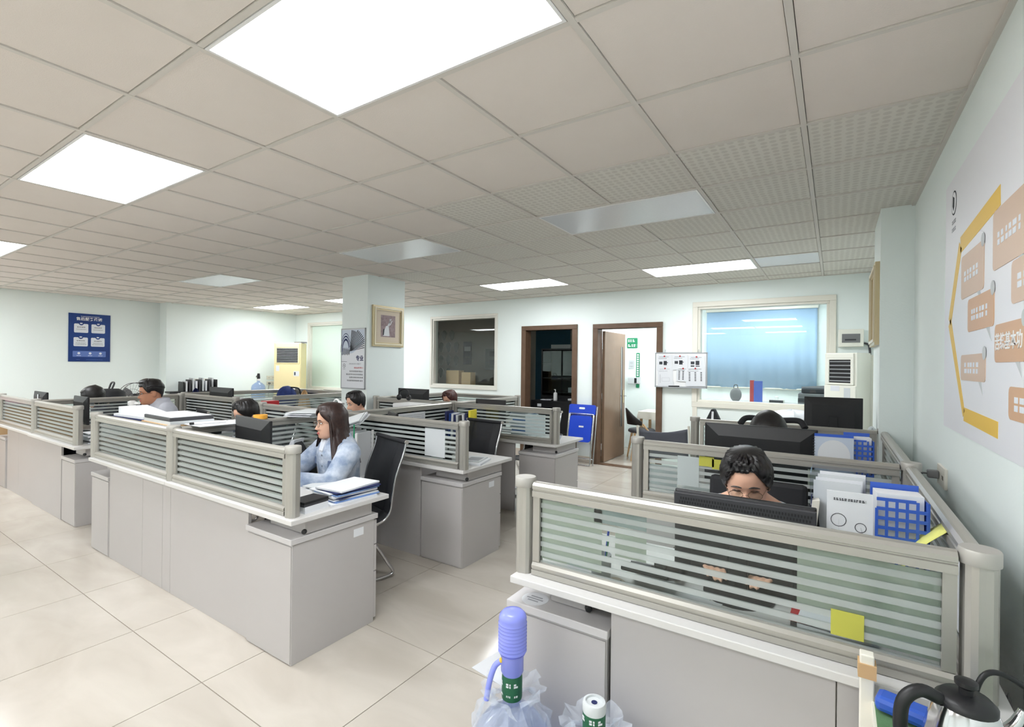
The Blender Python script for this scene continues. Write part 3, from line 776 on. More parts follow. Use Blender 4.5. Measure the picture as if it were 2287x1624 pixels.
arcs = MB()
for q, (r0, r1) in enumerate(((.10, .12), (.135, .148), (.165, .172))):
    pts_o = []; pts_i = []
    for k in range(15):
        a = PI * (.08 + .95 * k / 14)
        pts_o.append((-.145 + r1 * .62 * math.cos(a), .50 + r1 * 1.35 * math.sin(a))); pts_i.append((-.145 + r0 * .62 * math.cos(a), .50 + r0 * 1.35 * math.sin(a)))
    for k in range(14): arcs.prism([pts_i[k], pts_o[k], pts_o[k + 1], pts_i[k + 1]], .0006, .0013, CM)
arcs.obj('book_spine', 'navy', pic)
blk = MB()
for k in range(6): blk.prism([(-.22 + k * .027, .44 + .012 * (k % 2)), (-.208 + k * .027, .44), (-.2 + k * .027, .53 - .006 * k), (-.212 + k * .027, .545)], .0006, .0012, CM)
blk.obj('book_block', 'ink', pic)
text('专业', .075, 'navy', cp, CM @ Matrix.Translation((.135, .395, 0)), bold=.002)
text('SPECIALIZED SUBJECT', .024, 'ink_light', cp, CM @ Matrix.Translation((.045, .325, 0)))
rows(cp, CM, word(.03, .2, .275, .022, 1), 'red')
for k, (x0, y_) in enumerate([(-.06, .228), (-.13, .188), (-.065, .148), (-.11, .106)]): rows(cp, CM, word(x0, .2, y_, .019, k), 'ink')
MB().prism(circ(-.175, .30, .027), 0, .0008, CM).obj('emblem_ring', 'ink', cp); MB().prism(circ(-.175, .30, .022), .0008, .0012, CM).obj('emblem_disc', 'poster_white', cp)
MB().prism([(-.187, .312), (-.172, .306), (-.163, .29), (-.178, .294)], .0012, .0016, CM).obj('emblem_leaf', 'ink', cp)
rows(cp, CM, word(-.2, -.15, .258, .01, 3), 'ink_light'); rows(cp, CM, [(-.228, -.12, .352, .356)], 'ink')

# framed picture on the column side and on the wall pier
def picture(name, label, M_, w, h):
    t = thing(name, label, 'picture', M_.translation); Q = M_.copy(); Q.translation = (0, 0, 0)
    def ring(a0, a1, d0, d1, nm, m):
        b = MB()
        for x0, x1, y0, y1 in ((-w / 2 + a0, w / 2 - a0, h / 2 - a1, h / 2 - a0), (-w / 2 + a0, w / 2 - a0, -h / 2 + a0, -h / 2 + a1), (-w / 2 + a0, -w / 2 + a1, -h / 2 + a1, h / 2 - a1), (w / 2 - a1, w / 2 - a0, -h / 2 + a1, h / 2 - a1)):
            b.prism([(x0, y0), (x1, y0), (x1, y1), (x0, y1)], d0, d1, Q)
        b.obj(nm, m, t)
    ring(0, .022, 0, .028, 'outer_frame', 'gold'); ring(.022, .042, 0, .036, 'middle_frame', 'gold_light'); ring(.042, .056, 0, .022, 'inner_frame', 'gold')
    MB().prism([(-w / 2 + .05, -h / 2 + .05), (w / 2 - .05, -h / 2 + .05), (w / 2 - .05, h / 2 - .05), (-w / 2 + .05, h / 2 - .05)], 0, .012, Q).obj('mount_board', 'mount', t)
    a, b_ = .235 * w, .26 * h
    pr = MB().prism([(-a, -b_), (a, -b_), (a, b_ + .01), (-a, b_ + .01)], .012, .013, Q).obj('print_picture', 'print_mauve', t)
    MB().prism([(-a * .7, -b_ * .9), (a * .2, -b_ * .9), (a * .1, -b_ * .1), (0, b_ * .1), (-a * .3, b_ * .05), (-a * .5, -b_ * .3)], .013, .0136, Q).obj('white_figure', 'paper', pr)
    for q in ((-.1, .1, .35, .75), (.2, .15, .5, .6), (.05, .05, .2, .75)):
        MB().prism([(a * q[0], b_ * q[1]), (a * (q[0] + .12), b_ * q[1]), (a * (q[2] + .1), b_ * q[3]), (a * q[2], b_ * q[3])], .013, .0136, Q).obj('pale_stroke', 'paper', pr)
    MB().prism([(-a * .75, -b_ * .8), (-a * .6, -b_ * .85), (-a * .5, -b_ * .2), (-a * .7, -b_ * .3)], .0136, .0142, Q).obj('dark_stroke', 'ink', pr)
    ring(.075, .078, .012, .0126, 'mount_line', 'gold')
mat('print_mauve', srgb(160, 140, 142), .6, noise=(30, .7, srgb(120, 98, 104)))
picture('framed_picture', 'gilt framed picture hanging on the column', frame_M((c1, 4.61, 2.03), (0, 1, 0), (0, 0, 1)), .54, .54)
picture('framed_picture', 'gilt framed picture seen edge-on at the wall pier', frame_M((.265, 4.70, 2.02), (0, -1, 0), (0, 0, 1)), .60, .60)

# white board poster on the right wall
mat('board_white', srgb(238, 238, 243), .45)
mat('board_yellow', srgb(238, 196, 78), .5)
mat('bubble', srgb(214, 172, 136), .5)
mat('bubble_light', srgb(218, 190, 168), .5)
wb = thing('wall_board', 'large white board with a yellow outline and orange speech bubbles on the right wall', 'wall board', (XR, 1.95, 1.275))
RM = frame_M((-.006, 0, -1.275), (0, -1, 0), (0, 0, 1)) @ Matrix.Translation((1.95, 0, 0))    # local x = -y, local y = z
B(-.006, 0, -1.3, 1.23, 0, 1.155).obj('board', 'board_white', wb)
def bar(pts, w):
    b = MB()
    for (p, q), (w0, w1) in zip(zip(pts[:-1], pts[1:]), w):
        d = Vector((q[0] - p[0], q[1] - p[1])).normalized(); nx, ny = -d.y, d.x
        b.prism([(p[0] - nx * w0, p[1] - ny * w0), (q[0] - nx * w1, q[1] - ny * w1), (q[0] + nx * w1, q[1] + ny * w1), (p[0] + nx * w0, p[1] + ny * w0)], 0, .001, RM)
    return b
bar([(-2.22, 2.125), (-2.83, 2.085), (-3.05, 1.77), (-2.73, 1.365), (-2.22, 1.352)], [(.035, .035), (.032, .03), (.03, .02), (.028, .028)]).obj('outline', 'board_yellow', wb)
bl = [(2.80, 2.42, 1.845, 2.025, '', 1), (2.67, 2.28, 1.70, 1.83, '', 0), (2.79, 2.385, 1.505, 1.61, '', 1), (2.30, 1.92, 1.885, 2.085, '', 1), (2.265, 1.94, 1.575, 1.70, '苦练基本功', 0), (2.10, 1.72, 1.40, 1.50, '', 0), (2.085, 1.70, 1.75, 1.88, '', 1)]
for k, (ya, yb, za, zb, tx, lt) in enumerate(bl):
    bb = MB().prism(rrect(-ya, -yb, za, zb, .02), 0, .002, RM).obj('speech_bubble', 'bubble_light' if lt else 'bubble', wb)
    xr = -yb
    MB().prism([(xr - .1, za + .002), (xr - .06, za + .002), (xr - .03, za - .05)], 0, .0018, RM).obj('tail', 'paper_grey', bb)
    MB().prism(circ(xr - .015, zb, .025, 16), .002, .003, RM).obj('ring_mark', 'paper_grey', bb)
    cxm, czm = -(ya + yb) / 2 - .01, (za + zb) / 2
    if tx: text(tx, .058, 'white', bb, RM @ Matrix.Translation((cxm, czm, .0025)), bold=.001)
    else: rows(bb, shift(RM, .002), word(cxm - .12, cxm + .12, czm, .045, k), 'poster_card')
MB().prism(circ(-2.98, 2.31, .055, 24), 0, .001, RM).obj('emblem_ring', 'ink', wb); MB().prism(circ(-2.98, 2.31, .048, 24), .001, .0016, RM).obj('emblem_disc', 'board_white', wb)
MB().prism([(-3.0, 2.345), (-2.965, 2.33), (-2.965, 2.29), (-2.985, 2.275), (-3.005, 2.30)], .0016, .0022, RM).obj('emblem_leaf', 'ink', wb)
rows(wb, RM, word(-3.02, -2.94, 2.225, .018, 3) + word(-3.02, -2.94, 2.19, .018, 4), 'ink_light')

# sockets
def socket(loc, ax, label, w=.17, h=.09, plug=True):
    t = thing('wall_socket', label, 'socket', loc, ax, 'wall sockets')
    B(-w / 2, w / 2, -.012, 0, -h / 2, h / 2).obj('plate', 'cream', t, bevel=.002)
    for k in (-1, 1):
        for q in (-.012, .012): B(k * w / 4 - .002 + q, k * w / 4 + .002 + q, -.0135, -.012, -.01, .01).obj('slot', 'black', t)
    if plug:
        MB().cbox((-w / 4, -.035, 0), .04, .045, .04).obj('plug', 'mid_grey', t, bevel=.006)
        MB().tube(bez([(-w / 4, -.055, 0), (-w / 4 - .03, -.08, -.02), (-w / 4 - .04, -.06, -.15), (-w / 4 - .02, -.04, -.3)]), .005, 6).obj('cord', 'mid_grey', t, smooth=True)
    return t
s_ = socket((XR, 3.2, 1.02), PI / 2, 'wall socket with plugged grey cords below the wall board', .20, .10)
s_.rotation_euler = (0, 0, -PI / 2)
s2 = socket((XL2, 5.05, 1.02), PI / 2, 'double wall socket left of the slanted monitor', .34, .09, False)
s3 = socket((XL2, 5.05, 1.12), PI / 2, 'upper double wall socket on the far left wall', .34, .09, False)
s4 = socket((XL2, 6.52, 1.16), PI / 2, 'small wall socket left of the cream air conditioner', .2, .09, False)
s5 = socket((XL2, 6.52, 1.03), PI / 2, 'socket with a black plug left of the cream air conditioner', .2, .09, True)

# distribution box
t = thing('distribution_box', 'white electric distribution box with grey window on the back wall', 'electric box', (.158, YB, 1.905))
B(-.125, .125, -.05, 0, -.105, .105).obj('case', 'ac_white', t, bevel=.006)
B(-.09, .09, -.056, -.05, -.055, .05).obj('cover_window', 'mid_grey', t, bevel=.003)
B(-.06, .05, -.0575, -.056, -.03, -.012).obj('breaker_row', 'dark_grey', t)
MB().tube(bez([(.12, -.02, -.06), (.17, -.02, -.08), (.185, -.03, -.15), (.185, -.03, -.21)]), .012, 8).obj('cable', 'dark_grey', t, smooth=True)

# whiteboard with papers
t = thing('whiteboard', 'small whiteboard with pinned papers hanging beside the door', 'whiteboard', (-1.825, YB - .005, 1.49))
B(-.35, .35, -.03, -.018, -.235, .24).obj('surface', 'white', t)
fb = MB()
for a in ((-.36, .36, .232, .25), (-.36, .36, -.25, -.232), (-.36, -.345, -.24, .24), (.345, .36, -.24, .24)): fb.box(a[0], a[1], -.034, -.012, a[2], a[3])
fb.obj('frame', 'poster_edge', t)
B(-.35, .35, -.075, -.034, -.25, -.242).obj('pen_tray', 'poster_edge', t)
for sx in (-.22, .24): MB().tube([(sx, -.02, .25), (sx, -.005, .29)], .004, 6).obj('hook', 'poster_edge', t)
pen = MB().tube([(0, 0, 0), (.15, 0, .004)], .009, 8).obj('marker_pen', 'black', None, loc=(-1.98, YB - .06, 1.257)); tag(pen, 'black marker lying in the whiteboard tray', 'pen')
WMx = frame_M((0, 0, 0), (1, 0, 0), (0, 0, 1))
sheets = [(-.33, -.12, -.02, .215, 0, 'top left sheet on the whiteboard'), (-.32, -.10, -.235, .045, -.03, 'lower left drawing sheet on the whiteboard'), (-.11, .10, .0, .215, 0, 'top middle sheet on the whiteboard with a black machine picture'),
          (.11, .33, .0, .205, 0, 'top right sheet on the whiteboard with four photos'), (-.05, .13, -.16, .04, .02, 'middle sheet on the whiteboard with rows of tools'), (.08, .34, -.222, .05, -.02, 'lower right sheet overhanging the whiteboard')]
for k, (x0, x1, z0, z1, rr, l) in enumerate(sheets):
    s = thing('pinned_sheet', l, 'paper', (-1.825 + (x0 + x1) / 2, YB - .0375 - .0022 * k, 1.49 + (z0 + z1) / 2), 0, 'papers on the whiteboard'); w, h = (x1 - x0) / 2, (z1 - z0) / 2
    s.rotation_euler = (0, rr, 0)
    B(-w, w, -.0012, 0, -h, h).obj('sheet', 'paper', s)
    it = word(-w * .7, w * .6, h * .75, .008, k) + word(-w * .8, w * .3, h * .55, .008, k + 4)
    r_ = random.Random(k)
    if k in (4, 5):
        for i in range(3):
            for j in range(6): it.append((-w * .7 + i * w * .6, -w * .7 + i * w * .6 + .022, h * .35 - j * .022, h * .35 - j * .022 + .012))
        rows(s, frame_M((0, -.0012, 0), (1, 0, 0), (0, 0, 1)), it, 'ink')
    elif k == 1:
        rows(s, frame_M((0, -.0012, 0), (1, 0, 0), (0, 0, 1)), [(-.05, .06, -.02, -.018), (-.05, .06, -.07, -.068), (-.05, -.048, -.07, -.02), (.058, .06, -.07, -.02), (-.075, -.07, -.09, .03)] + it, 'ink_light')
    else:
        it += [(-w * .7, -w * .25, -.02, .02), (-w * .1, w * .35, -.03, .03)] + ([(-w * .7, -w * .25, -.06, -.035), (-w * .1, w * .4, -.06, -.04)] if k == 3 else [(w * .0, w * .5, .0, .01)])
        rows(s, frame_M((0, -.0012, 0), (1, 0, 0), (0, 0, 1)), it, 'ink')
    MB().lathe([(.011, 0), (.011, .006), (.008, .009)], 12).obj('magnet', 'red', s, loc=(0, -.0012, h * .82), rot=(PI / 2, 0, 0))
# ------------------------------------------------------------------ people
mat('skin', srgb(226, 178, 152), .5, spec=.4)
mat('skin_tan', srgb(186, 132, 104), .5, spec=.4)
mat('lip', srgb(192, 96, 92), .45)
mat('eye_dark', srgb(30, 22, 20), .3)
mat('eye_white', srgb(228, 222, 216), .3)
mat('hair_black', srgb(16, 14, 15), .42, noise=(60, .6, srgb(34, 30, 31)))
mat('hair_brown', srgb(40, 26, 24), .42, noise=(60, .6, srgb(66, 44, 38)))
mat('hair_red', srgb(62, 30, 26), .45, noise=(60, .6, srgb(90, 48, 38)))
mat('denim', srgb(136, 152, 178), .85, noise=(13, .9, srgb(202, 210, 222)), bump=(22, .9))
mat('denim_dark', srgb(88, 104, 136), .8, noise=(9, .6, srgb(120, 138, 168)))
mat('polo', srgb(188, 190, 200), .8, noise=(8, .4, srgb(172, 175, 188)), bump=(18, .4))
mat('shirt_white', srgb(220, 224, 232), .8, bump=(18, .4))
mat('shirt_dark', srgb(44, 44, 56), .8, bump=(18, .4))
mat('trousers', srgb(36, 38, 48), .8)
mat('wire', srgb(150, 120, 100), .3, metal=.8)

HEAD = [(0, .060, .000, .020), (.03, .078, .022, .038), (.08, .086, .045, .050), (.15, .088, .060, .058), (.22, .087, .072, .063), (.32, .088, .082, .068), (.42, .087, .088, .071), (.50, .084, .092, .073),
        (.58, .088, .094, .074), (.68, .088, .095, .074), (.78, .082, .092, .071), (.87, .068, .080, .061), (.94, .047, .058, .044), (.985, .022, .030, .022), (1.0, .004, .010, .004)]
HH = .228
def hprof(t):
    t = min(max(t, 0), 1)
    for a, b in zip(HEAD[:-1], HEAD[1:]):
        if t <= b[0]:
            u = (t - a[0]) / (b[0] - a[0]); return [a[i] + (b[i] - a[i]) * u for i in (1, 2, 3)]
    return HEAD[-1][1:]
def hpt(t, phi, off=0.):
    """point on the head surface, phi = 0 at the face (-y), counter-clockwise from above"""
    f, b, w = hprof(t); f += off; b += off; w += off
    s, c = math.sin(phi), math.cos(phi)
    return Vector((w * s, -(f * c) if c > 0 else -(b * c), t * HH + (off * .9 if t > .9 else 0)))
def head_mb():
    mb = MB(); n = 56; ts = [i / 44 for i in range(45)]; rings = []
    for t in ts:
        ring = []
        for k in range(n):
            phi = 2 * PI * k / n; p = hpt(t, phi); c = math.cos(phi)
            if c > 0:
                x = p.x
                if .27 < t < .56:
                    a = .026 * max(0, min((t - .27) / .055, (.56 - t) / .22, 1)); s = .0075 + .006 * max(0, 1 - abs(t - .33) / .08)
                    p.y -= a * math.exp(-(x / s) ** 2 / 2)
                p.y += .010 * math.exp(-((abs(x) - .031) / .014) ** 2 / 2 - ((t - .505) / .045) ** 2 / 2)
                p.y -= .006 * math.exp(-(x / .018) ** 2 / 2) * (math.exp(-((t - .215) / .018) ** 2 / 2) + math.exp(-((t - .17) / .016) ** 2 / 2))
                p.y -= .005 * math.exp(-(x / .016) ** 2 / 2 - ((t - .06) / .04) ** 2 / 2)
                p.y -= .005 * math.exp(-((t - .58) / .03) ** 2 / 2) * math.exp(-((abs(x) - .028) / .016) ** 2 / 2)
            ring.append(p)
        rings.append(ring)
    mb.ring_loft(rings)
    for sx in (-1, 1): mb.ell((sx * .075, .012, .45 * HH), .009, .020, .031, 10, 8)
    return mb
def xform(mb, M_):
    mb.v = [tuple(M_ @ Vector(p)) for p in mb.v]; return mb
def caps(mb, pts, rs, n=12):
    """chain of tapered limbs with round joints"""
    for i in range(len(pts) - 1): mb.tube([pts[i], pts[i + 1]], [rs[i], rs[i + 1]], n)
    for p, r_ in zip(pts, rs): mb.ell(p, r_, r_, r_, n, 8)
def hand_mb(mb, wrist, d, side, grip=.35):
    """palm and five separate fingers; d = pointing direction, palm down"""
    d = Vector(d).normalized(); up = Vector((0, 0, 1)); lat = d.cross(up).normalized() * side; up = lat.cross(d).normalized() * side
    if up.z < 0: up = -up
    W = Vector(wrist); pal = W + d * .055
    M_ = Matrix((lat, d, up)).transposed()
    e = MB().ell((0, 0, 0), .036, .052, .015, 12, 8); e.v = [tuple(M_ @ Vector(p) + pal) for p in e.v]; mb.add(e.v, e.f)
    for k, (o, L_) in enumerate([(-.029, .058), (-.0095, .075), (.0105, .080), (.0295, .070)]):
        base = W + d * .098 + lat * -o * 1.0; r_ = .0078
        k1 = base + (d * math.cos(grip) - up * math.sin(grip)) * L_ * .5; k2 = k1 + (d * math.cos(grip * 2.4) - up * math.sin(grip * 2.4)) * L_ * .5
        caps(mb, [base - d * .02, k1, k2], [.0088, r_, .0066], 8)
    tb = W + d * .03 + lat * .03; t1 = tb + (d * .7 + lat * .6 - up * .25) * .042; t2 = t1 + (d * .95 + lat * .1 - up * .2) * .032
    caps(mb, [tb - lat * .012, t1, t2], [.012, .0095, .008], 8)
def remesh(mb, name, voxel, m, parent, sm=4):
    me = mb.mesh(name); o = bpy.data.objects.new('tmp', me); COL.objects.link(o)
    r_ = o.modifiers.new('r', 'REMESH'); r_.mode = 'VOXEL'; r_.voxel_size = voxel
    if sm: s = o.modifiers.new('s', 'SMOOTH'); s.iterations = sm; s.factor = .5
    dg = bpy.context.evaluated_depsgraph_get(); me2 = bpy.data.meshes.new_from_object(o.evaluated_get(dg))
    bpy.data.objects.remove(o); bpy.data.meshes.remove(me)
    me2.name = name; me2.polygons.foreach_set('use_smooth', [True] * len(me2.polygons)); me2.materials.clear()
    return link(name, me2, m, parent)
def torso_rings(grow, z0, z1, lean, fat=1.):
    base = [(.44, .165, .125, .02), (.52, .165, .12, .01), (.62, .145, .10, 0), (.72, .145, .10, -.005), (.82, .162, .108, -.01), (.90, .172, .105, -.01), (.955, .165, .088, -.005), (.99, .125, .07, 0), (1.02, .075, .058, .0), (1.045, .052, .052, -.005)]
    out = []
    for z, rx, ry, cy in base:
        if z < z0 - .001 or z > z1 + .001: continue
        y = cy - lean * (z - .44)
        out.append([((rx * fat + grow) * math.cos(2 * PI * k / 24), y + (ry * fat + grow) * math.sin(2 * PI * k / 24), z) for k in range(24)])
    return out
def person(label, loc, rz, P):
    """seated figure facing local -y; P: pose and look"""
    t = thing('person', label, 'person', loc, rz, 'people at the desks')
    lean = P.get('lean', .12); fine = P.get('fine', .006); fat = P.get('fat', 1.); sk = P.get('skin', 'skin')
    def L(x, y, z): return Vector((x, y - lean * (z - .44), z))
    body = MB(); body.ring_loft(torso_rings(0, .44, 1.05, lean, fat))
    nb = L(0, .0, 1.02); hc = P.get('head', (0, -.05, 1.05))       # chin-neck base of the head
    HM = Matrix.Translation(L(*hc)) @ Matrix.Rotation(P.get('turn', 0), 4, 'Z') @ Matrix.Rotation(P.get('nod', 0), 4, 'X') @ Matrix.Rotation(P.get('tilt', 0), 4, 'Y')
    hd = xform(head_mb(), HM @ Matrix.Scale(P.get('hs', 1.), 4)); body.add(hd.v, hd.f)
    caps(body, [nb - Vector((0, 0, .05)), HM @ Vector((0, .03, .05))], [.060, .050], 16)
    arms = P.get('arms', [((.19, -.03, .93), (.235, -.08, .72), (.12, -.36, .80)), ((-.19, -.03, .93), (-.235, -.08, .72), (-.12, -.36, .80))])
    for q, (s_, e_, w_) in enumerate(arms):
        s_, e_, w_ = L(*s_), Vector(e_), Vector(w_); side = 1 if q == 0 else -1
        caps(body, [s_, (s_ + e_) / 2, e_, (e_ + w_) / 2, w_], [.052, .045, .038, .034, .024])
        hand_mb(body, w_, P.get('hand_dir', (w_ - e_)) if False else (w_ - e_), -side)
    for sx in (-1, 1):
        caps(body, [(sx * .085, .0, .49), (sx * .10, -.22, .50), (sx * .105, -.42, .49), (sx * .105, -.40, .28), (sx * .105, -.37, .075)], [.085, .075, .058, .05, .036])
        caps(body, [(sx * .105, -.37, .05), (sx * .11, -.52, .032)], [.036, .030])
    bo = remesh(body, 'body', fine, sk, t, 2)
    # trousers and shoes
    tr = MB(); tr.ring_loft(torso_rings(.012, .44, .62, lean, fat))
    for sx in (-1, 1): caps(tr, [(sx * .085, .0, .49), (sx * .10, -.22, .50), (sx * .105, -.42, .49), (sx * .105, -.40, .28), (sx * .105, -.375, .11)], [.1, .088, .07, .062, .052])
    remesh(tr, 'trousers', .014, P.get('legs', 'trousers'), t)
    for sx in (-1, 1): xform(MB().ell((0, 0, 0), .044, .125, .05, 14, 8), Matrix.Translation((sx * .108, -.45, .051))).obj('shoe', 'black', t, smooth=True)
    # top
    tp = MB(); tp.ring_loft(torso_rings(.016 + P.get('bulk', 0), .52, 1.02 if P.get('collar') else .99, lean, fat))
    for q, (s_, e_, w_) in enumerate(arms):
        s_, e_, w_ = L(*s_), Vector(e_), Vector(w_); bk = P.get('bulk', 0)
        if P.get('sleeve', 'long') == 'long':
            we = e_.lerp(w_, .93); caps(tp, [s_, (s_ + e_) / 2, e_, e_.lerp(w_, .5), we], [.068 + bk, .060 + bk, .054 + bk, .050 + bk, .040 + bk])
        else:
            caps(tp, [s_, s_.lerp(e_, .4), s_.lerp(e_, .75)], [.068, .064, .064])
    if P.get('collar'):
        cz = 1.005; ring0 = []; 
        for r_, z in ((.10, .965), (.088, 1.02), (.088, 1.05)):
            ring0.append([L(r_ * math.cos(2 * PI * k / 20), r_ * .9 * math.sin(2 * PI * k / 20) + .005, z) for k in range(20)])
        tp.ring_loft(ring0)
    top = remesh(tp, P.get('topname', 'shirt'), P.get('topvox', .009), P['top'], t, 6)
    if P.get('collar'):
        for sx in (-1, 1):
            cl = MB(); a = [L(sx * .012, -.115, .935), L(sx * .06, -.10, .955), L(sx * .085, -.02, 1.01), L(sx * .07, .0, 1.035), L(sx * .03, -.075, 1.015)]
            nrm = Vector((sx * .5, -.8, .3)).normalized() * .012
            cl.add([p for p in a] + [p + nrm for p in a], [(0, 1, 2, 3, 4), (9, 8, 7, 6, 5)] + [(i, (i + 1) % 5, 5 + (i + 1) % 5, 5 + i) for i in range(5)])
            cl.obj('collar', P.get('collar_mat', P['top']), top, bevel=.003)
    if P.get('inner'):
        v = [L(0, -.122, .80), L(.03, -.125, .93), L(.035, -.10, 1.0), L(-.035, -.10, 1.0), L(-.03, -.125, .93)]
        MB().add([p + Vector((0, -.012, 0)) for p in v] + [p + Vector((0, .02, 0)) for p in v], [(0, 1, 2, 3, 4), (9, 8, 7, 6, 5)] + [(i, (i + 1) % 5, 5 + (i + 1) % 5, 5 + i) for i in range(5)]).obj('inner_shirt', P['inner'], t)
    if P.get('buttons'):
        for k in range(5): MB().ell(L(.035, -.137 - .006, .90 - k * .075), .007, .004, .007, 8, 6).obj('button', 'chrome', top)
        for sx in (-1, 1):
            pk = MB().cbox(L(sx * .085, -.124, .845), .085, .012, .05).obj('pocket_flap', 'denim_dark', top, bevel=.004)
    # face
    S = P.get('hs', 1.)
    def hp(t_, phi, off=0): return HM @ (hpt(t_, phi, off) * S)
    for sx in (-1, 1):
        e = MB().ell((0, 0, 0), .0135, .006, .0058 if not P.get('closed') else .0016, 12, 8)
        xform(e, HM @ Matrix.Translation(Vector((sx * .031, -.0785, .505 * HH)) * S) @ Matrix.Rotation(sx * .22, 4, 'Z')); eo = e.obj('eye', 'eye_white' if not P.get('closed') else 'eye_dark', t, smooth=True)
        if not P.get('closed'):
            xform(MB().ell((0, 0, 0), .0058, .004, .0058, 10, 8), HM @ Matrix.Translation(Vector((sx * .031 + P.get('gaze', 0), -.0825, .505 * HH)) * S)).obj('iris', 'eye_dark', eo, smooth=True)
        lid = [HM @ (Vector((sx * .031 + .0155 * u, -.0835 + abs(u) * .006 + (.004 if u * sx > 0 else 0), .505 * HH + .0058 * (1 - u * u))) * S) for u in (-1, -.5, 0, .5, 1)]
        MB().tube(lid, .0014, 6).obj('lashes', 'eye_dark', t)
        br = [HM @ (Vector((sx * (.031 + .019 * u), -.0905 + (u + 1) * .0042, .592 * HH + .004 * (1 - u * u) - .001 * u)) * S) for u in (-1, -.5, 0, .5, 1)]
        MB().tube(br, [.0018, .0028, .0028, .0024, .0012], 6).obj('eyebrow', P.get('hairmat', 'hair_black'), t)
    for z_, w_, h_ in ((.212, .021, .0042), (.183, .018, .0052)):
        xform(MB().ell((0, 0, 0), w_, .006, h_, 14, 8), HM @ Matrix.Translation(Vector((0, -.0905, z_ * HH)) * S)).obj('lip', 'lip', t, smooth=True)
    # glasses
    if P.get('glasses'):
        g_ = None
        rx = P.get('lens_r', .024)
        for sx in (-1, 1):
            ring = [HM @ (Vector((sx * .033 + rx * math.cos(a), -.102 + .004 * abs(math.cos(a)), .495 * HH + rx * P.get('lens_h', .9) * math.sin(a))) * S) for a in [2 * PI * k / 24 for k in range(25)]]
            o = MB().tube(ring, .0013, 6).obj('rim', P['glasses'], t)
            MB().add(ring[:-1], [tuple(range(24))]).obj('lens', 'glass', o)
            MB().tube([HM @ (Vector((sx * (.033 + rx), -.10, .505 * HH)) * S), HM @ (Vector((sx * .076, -.03, .505 * HH)) * S), HM @ (Vector((sx * .078, .02, .50 * HH)) * S)], .0014, 6).obj('temple', P['glasses'], t)
        MB().tube([HM @ (Vector((-.009, -.104, .51 * HH)) * S), HM @ (Vector((0, -.107, .515 * HH)) * S), HM @ (Vector((.009, -.104, .51 * HH)) * S)], .0013, 6).obj('bridge', P['glasses'], t)
    # hair
    hm = P.get('hairmat', 'hair_black'); style = P.get('hair', 'short'); n = 72; rings = []
    rnd = random.Random(hash(label) % 1000 if False else len(label))
    ns = 18
    cols = []
    for k in range(n):
        phi = 2 * PI * k / n; a = abs((phi + PI) % (2 * PI) - PI); deg = math.degrees(a); sgn = 1 if (phi % (2 * PI)) < PI else -1
        pts_ = []
        if style == 'bun':
            te = .85 if deg < 30 else (.85 - (deg - 30) / 38 * .35 if deg < 68 else (.50 if deg < 80 else (.40 if deg < 100 else .40 - (deg - 100) / 80 * .32)))
            for i in range(ns):
                u = i / (ns - 1); tt = 1 - (1 - te) * u
                o_ = .015 * (1 - .8 * u ** 4) + .003 * math.sin(k * 1.9 + i * .7) * (u > .1) - (.006 if (3 <= k <= 4 and u < .95) else 0)
                pts_.append(HM @ (hpt(tt, phi, o_) * S))
        elif style == 'short':
            te = .80 if deg < 42 else (.80 - (deg - 42) / 23 * .24 if deg < 65 else (.54 if deg < 78 else (.60 if deg < 98 else (.60 - (deg - 98) / 82 * .38))))
            thick = .014 if deg > 70 else .020
            for i in range(ns):
                u = i / (ns - 1); tt = 1 - (1 - te) * u
                o_ = thick * (1 - .75 * u ** 3) + (.006 if u < .5 else 0)
                pts_.append(HM @ (hpt(tt, phi, o_) * S))
        else:
            th = P.get('window', 50); part = P.get('fringe', .84)
            end = P.get('hair_end', .80)
            if deg < th:
                te = part - (part - .50) * (deg / th) ** 1.6
                for i in range(ns):
                    u = i / (ns - 1); tt = 1 - (1 - te) * u; pts_.append(HM @ (hpt(tt, phi, .018 * (1 - .6 * u ** 4)) * S))
            else:
                nh = 9
                for i in range(nh):
                    u = i / (nh - 1); tt = 1 - (1 - .52) * u; pts_.append(HM @ (hpt(tt, phi, .018 + .004 * u) * S))
                q0 = pts_[-1]; cen = HM @ (Vector((0, .0, .5 * HH)) * S)
                dirv = Vector((q0.x - cen.x, q0.y - cen.y, 0)).normalized()
                zend = end + .018 * math.sin(k * 1.7) + .012 * math.sin(k * 4.1)
                for i in range(1, ns - nh + 1):
                    u = i / (ns - nh); fl = P.get('flare', .03)
                    z = q0.z + (zend - q0.z) * u
                    off = -.012 * math.sin(PI * min(u * 1.6, 1)) + fl * u ** 1.2 + .004 * math.sin(k * 2.3 + i)
                    ly = -lean * (z - q0.z) * .0
                    pts_.append(Vector((q0.x + dirv.x * off, q0.y + dirv.y * off * (1.0 if dirv.y < 0 else .9) + (.01 * u), z)))
        cols.append(pts_)
    for i in range(ns): rings.append([cols[k][i] for k in range(n)])
    hb = MB().ring_loft(rings, True, False)
    ho = hb.obj('hair', hm, t, smooth=True); sd = ho.modifiers.new('s', 'SOLIDIFY'); sd.thickness = .010 if style == 'long' else .006; sd.offset = -1
    s_ = P.get('scale', 1.); t.scale = (s_, s_, s_)
    return t

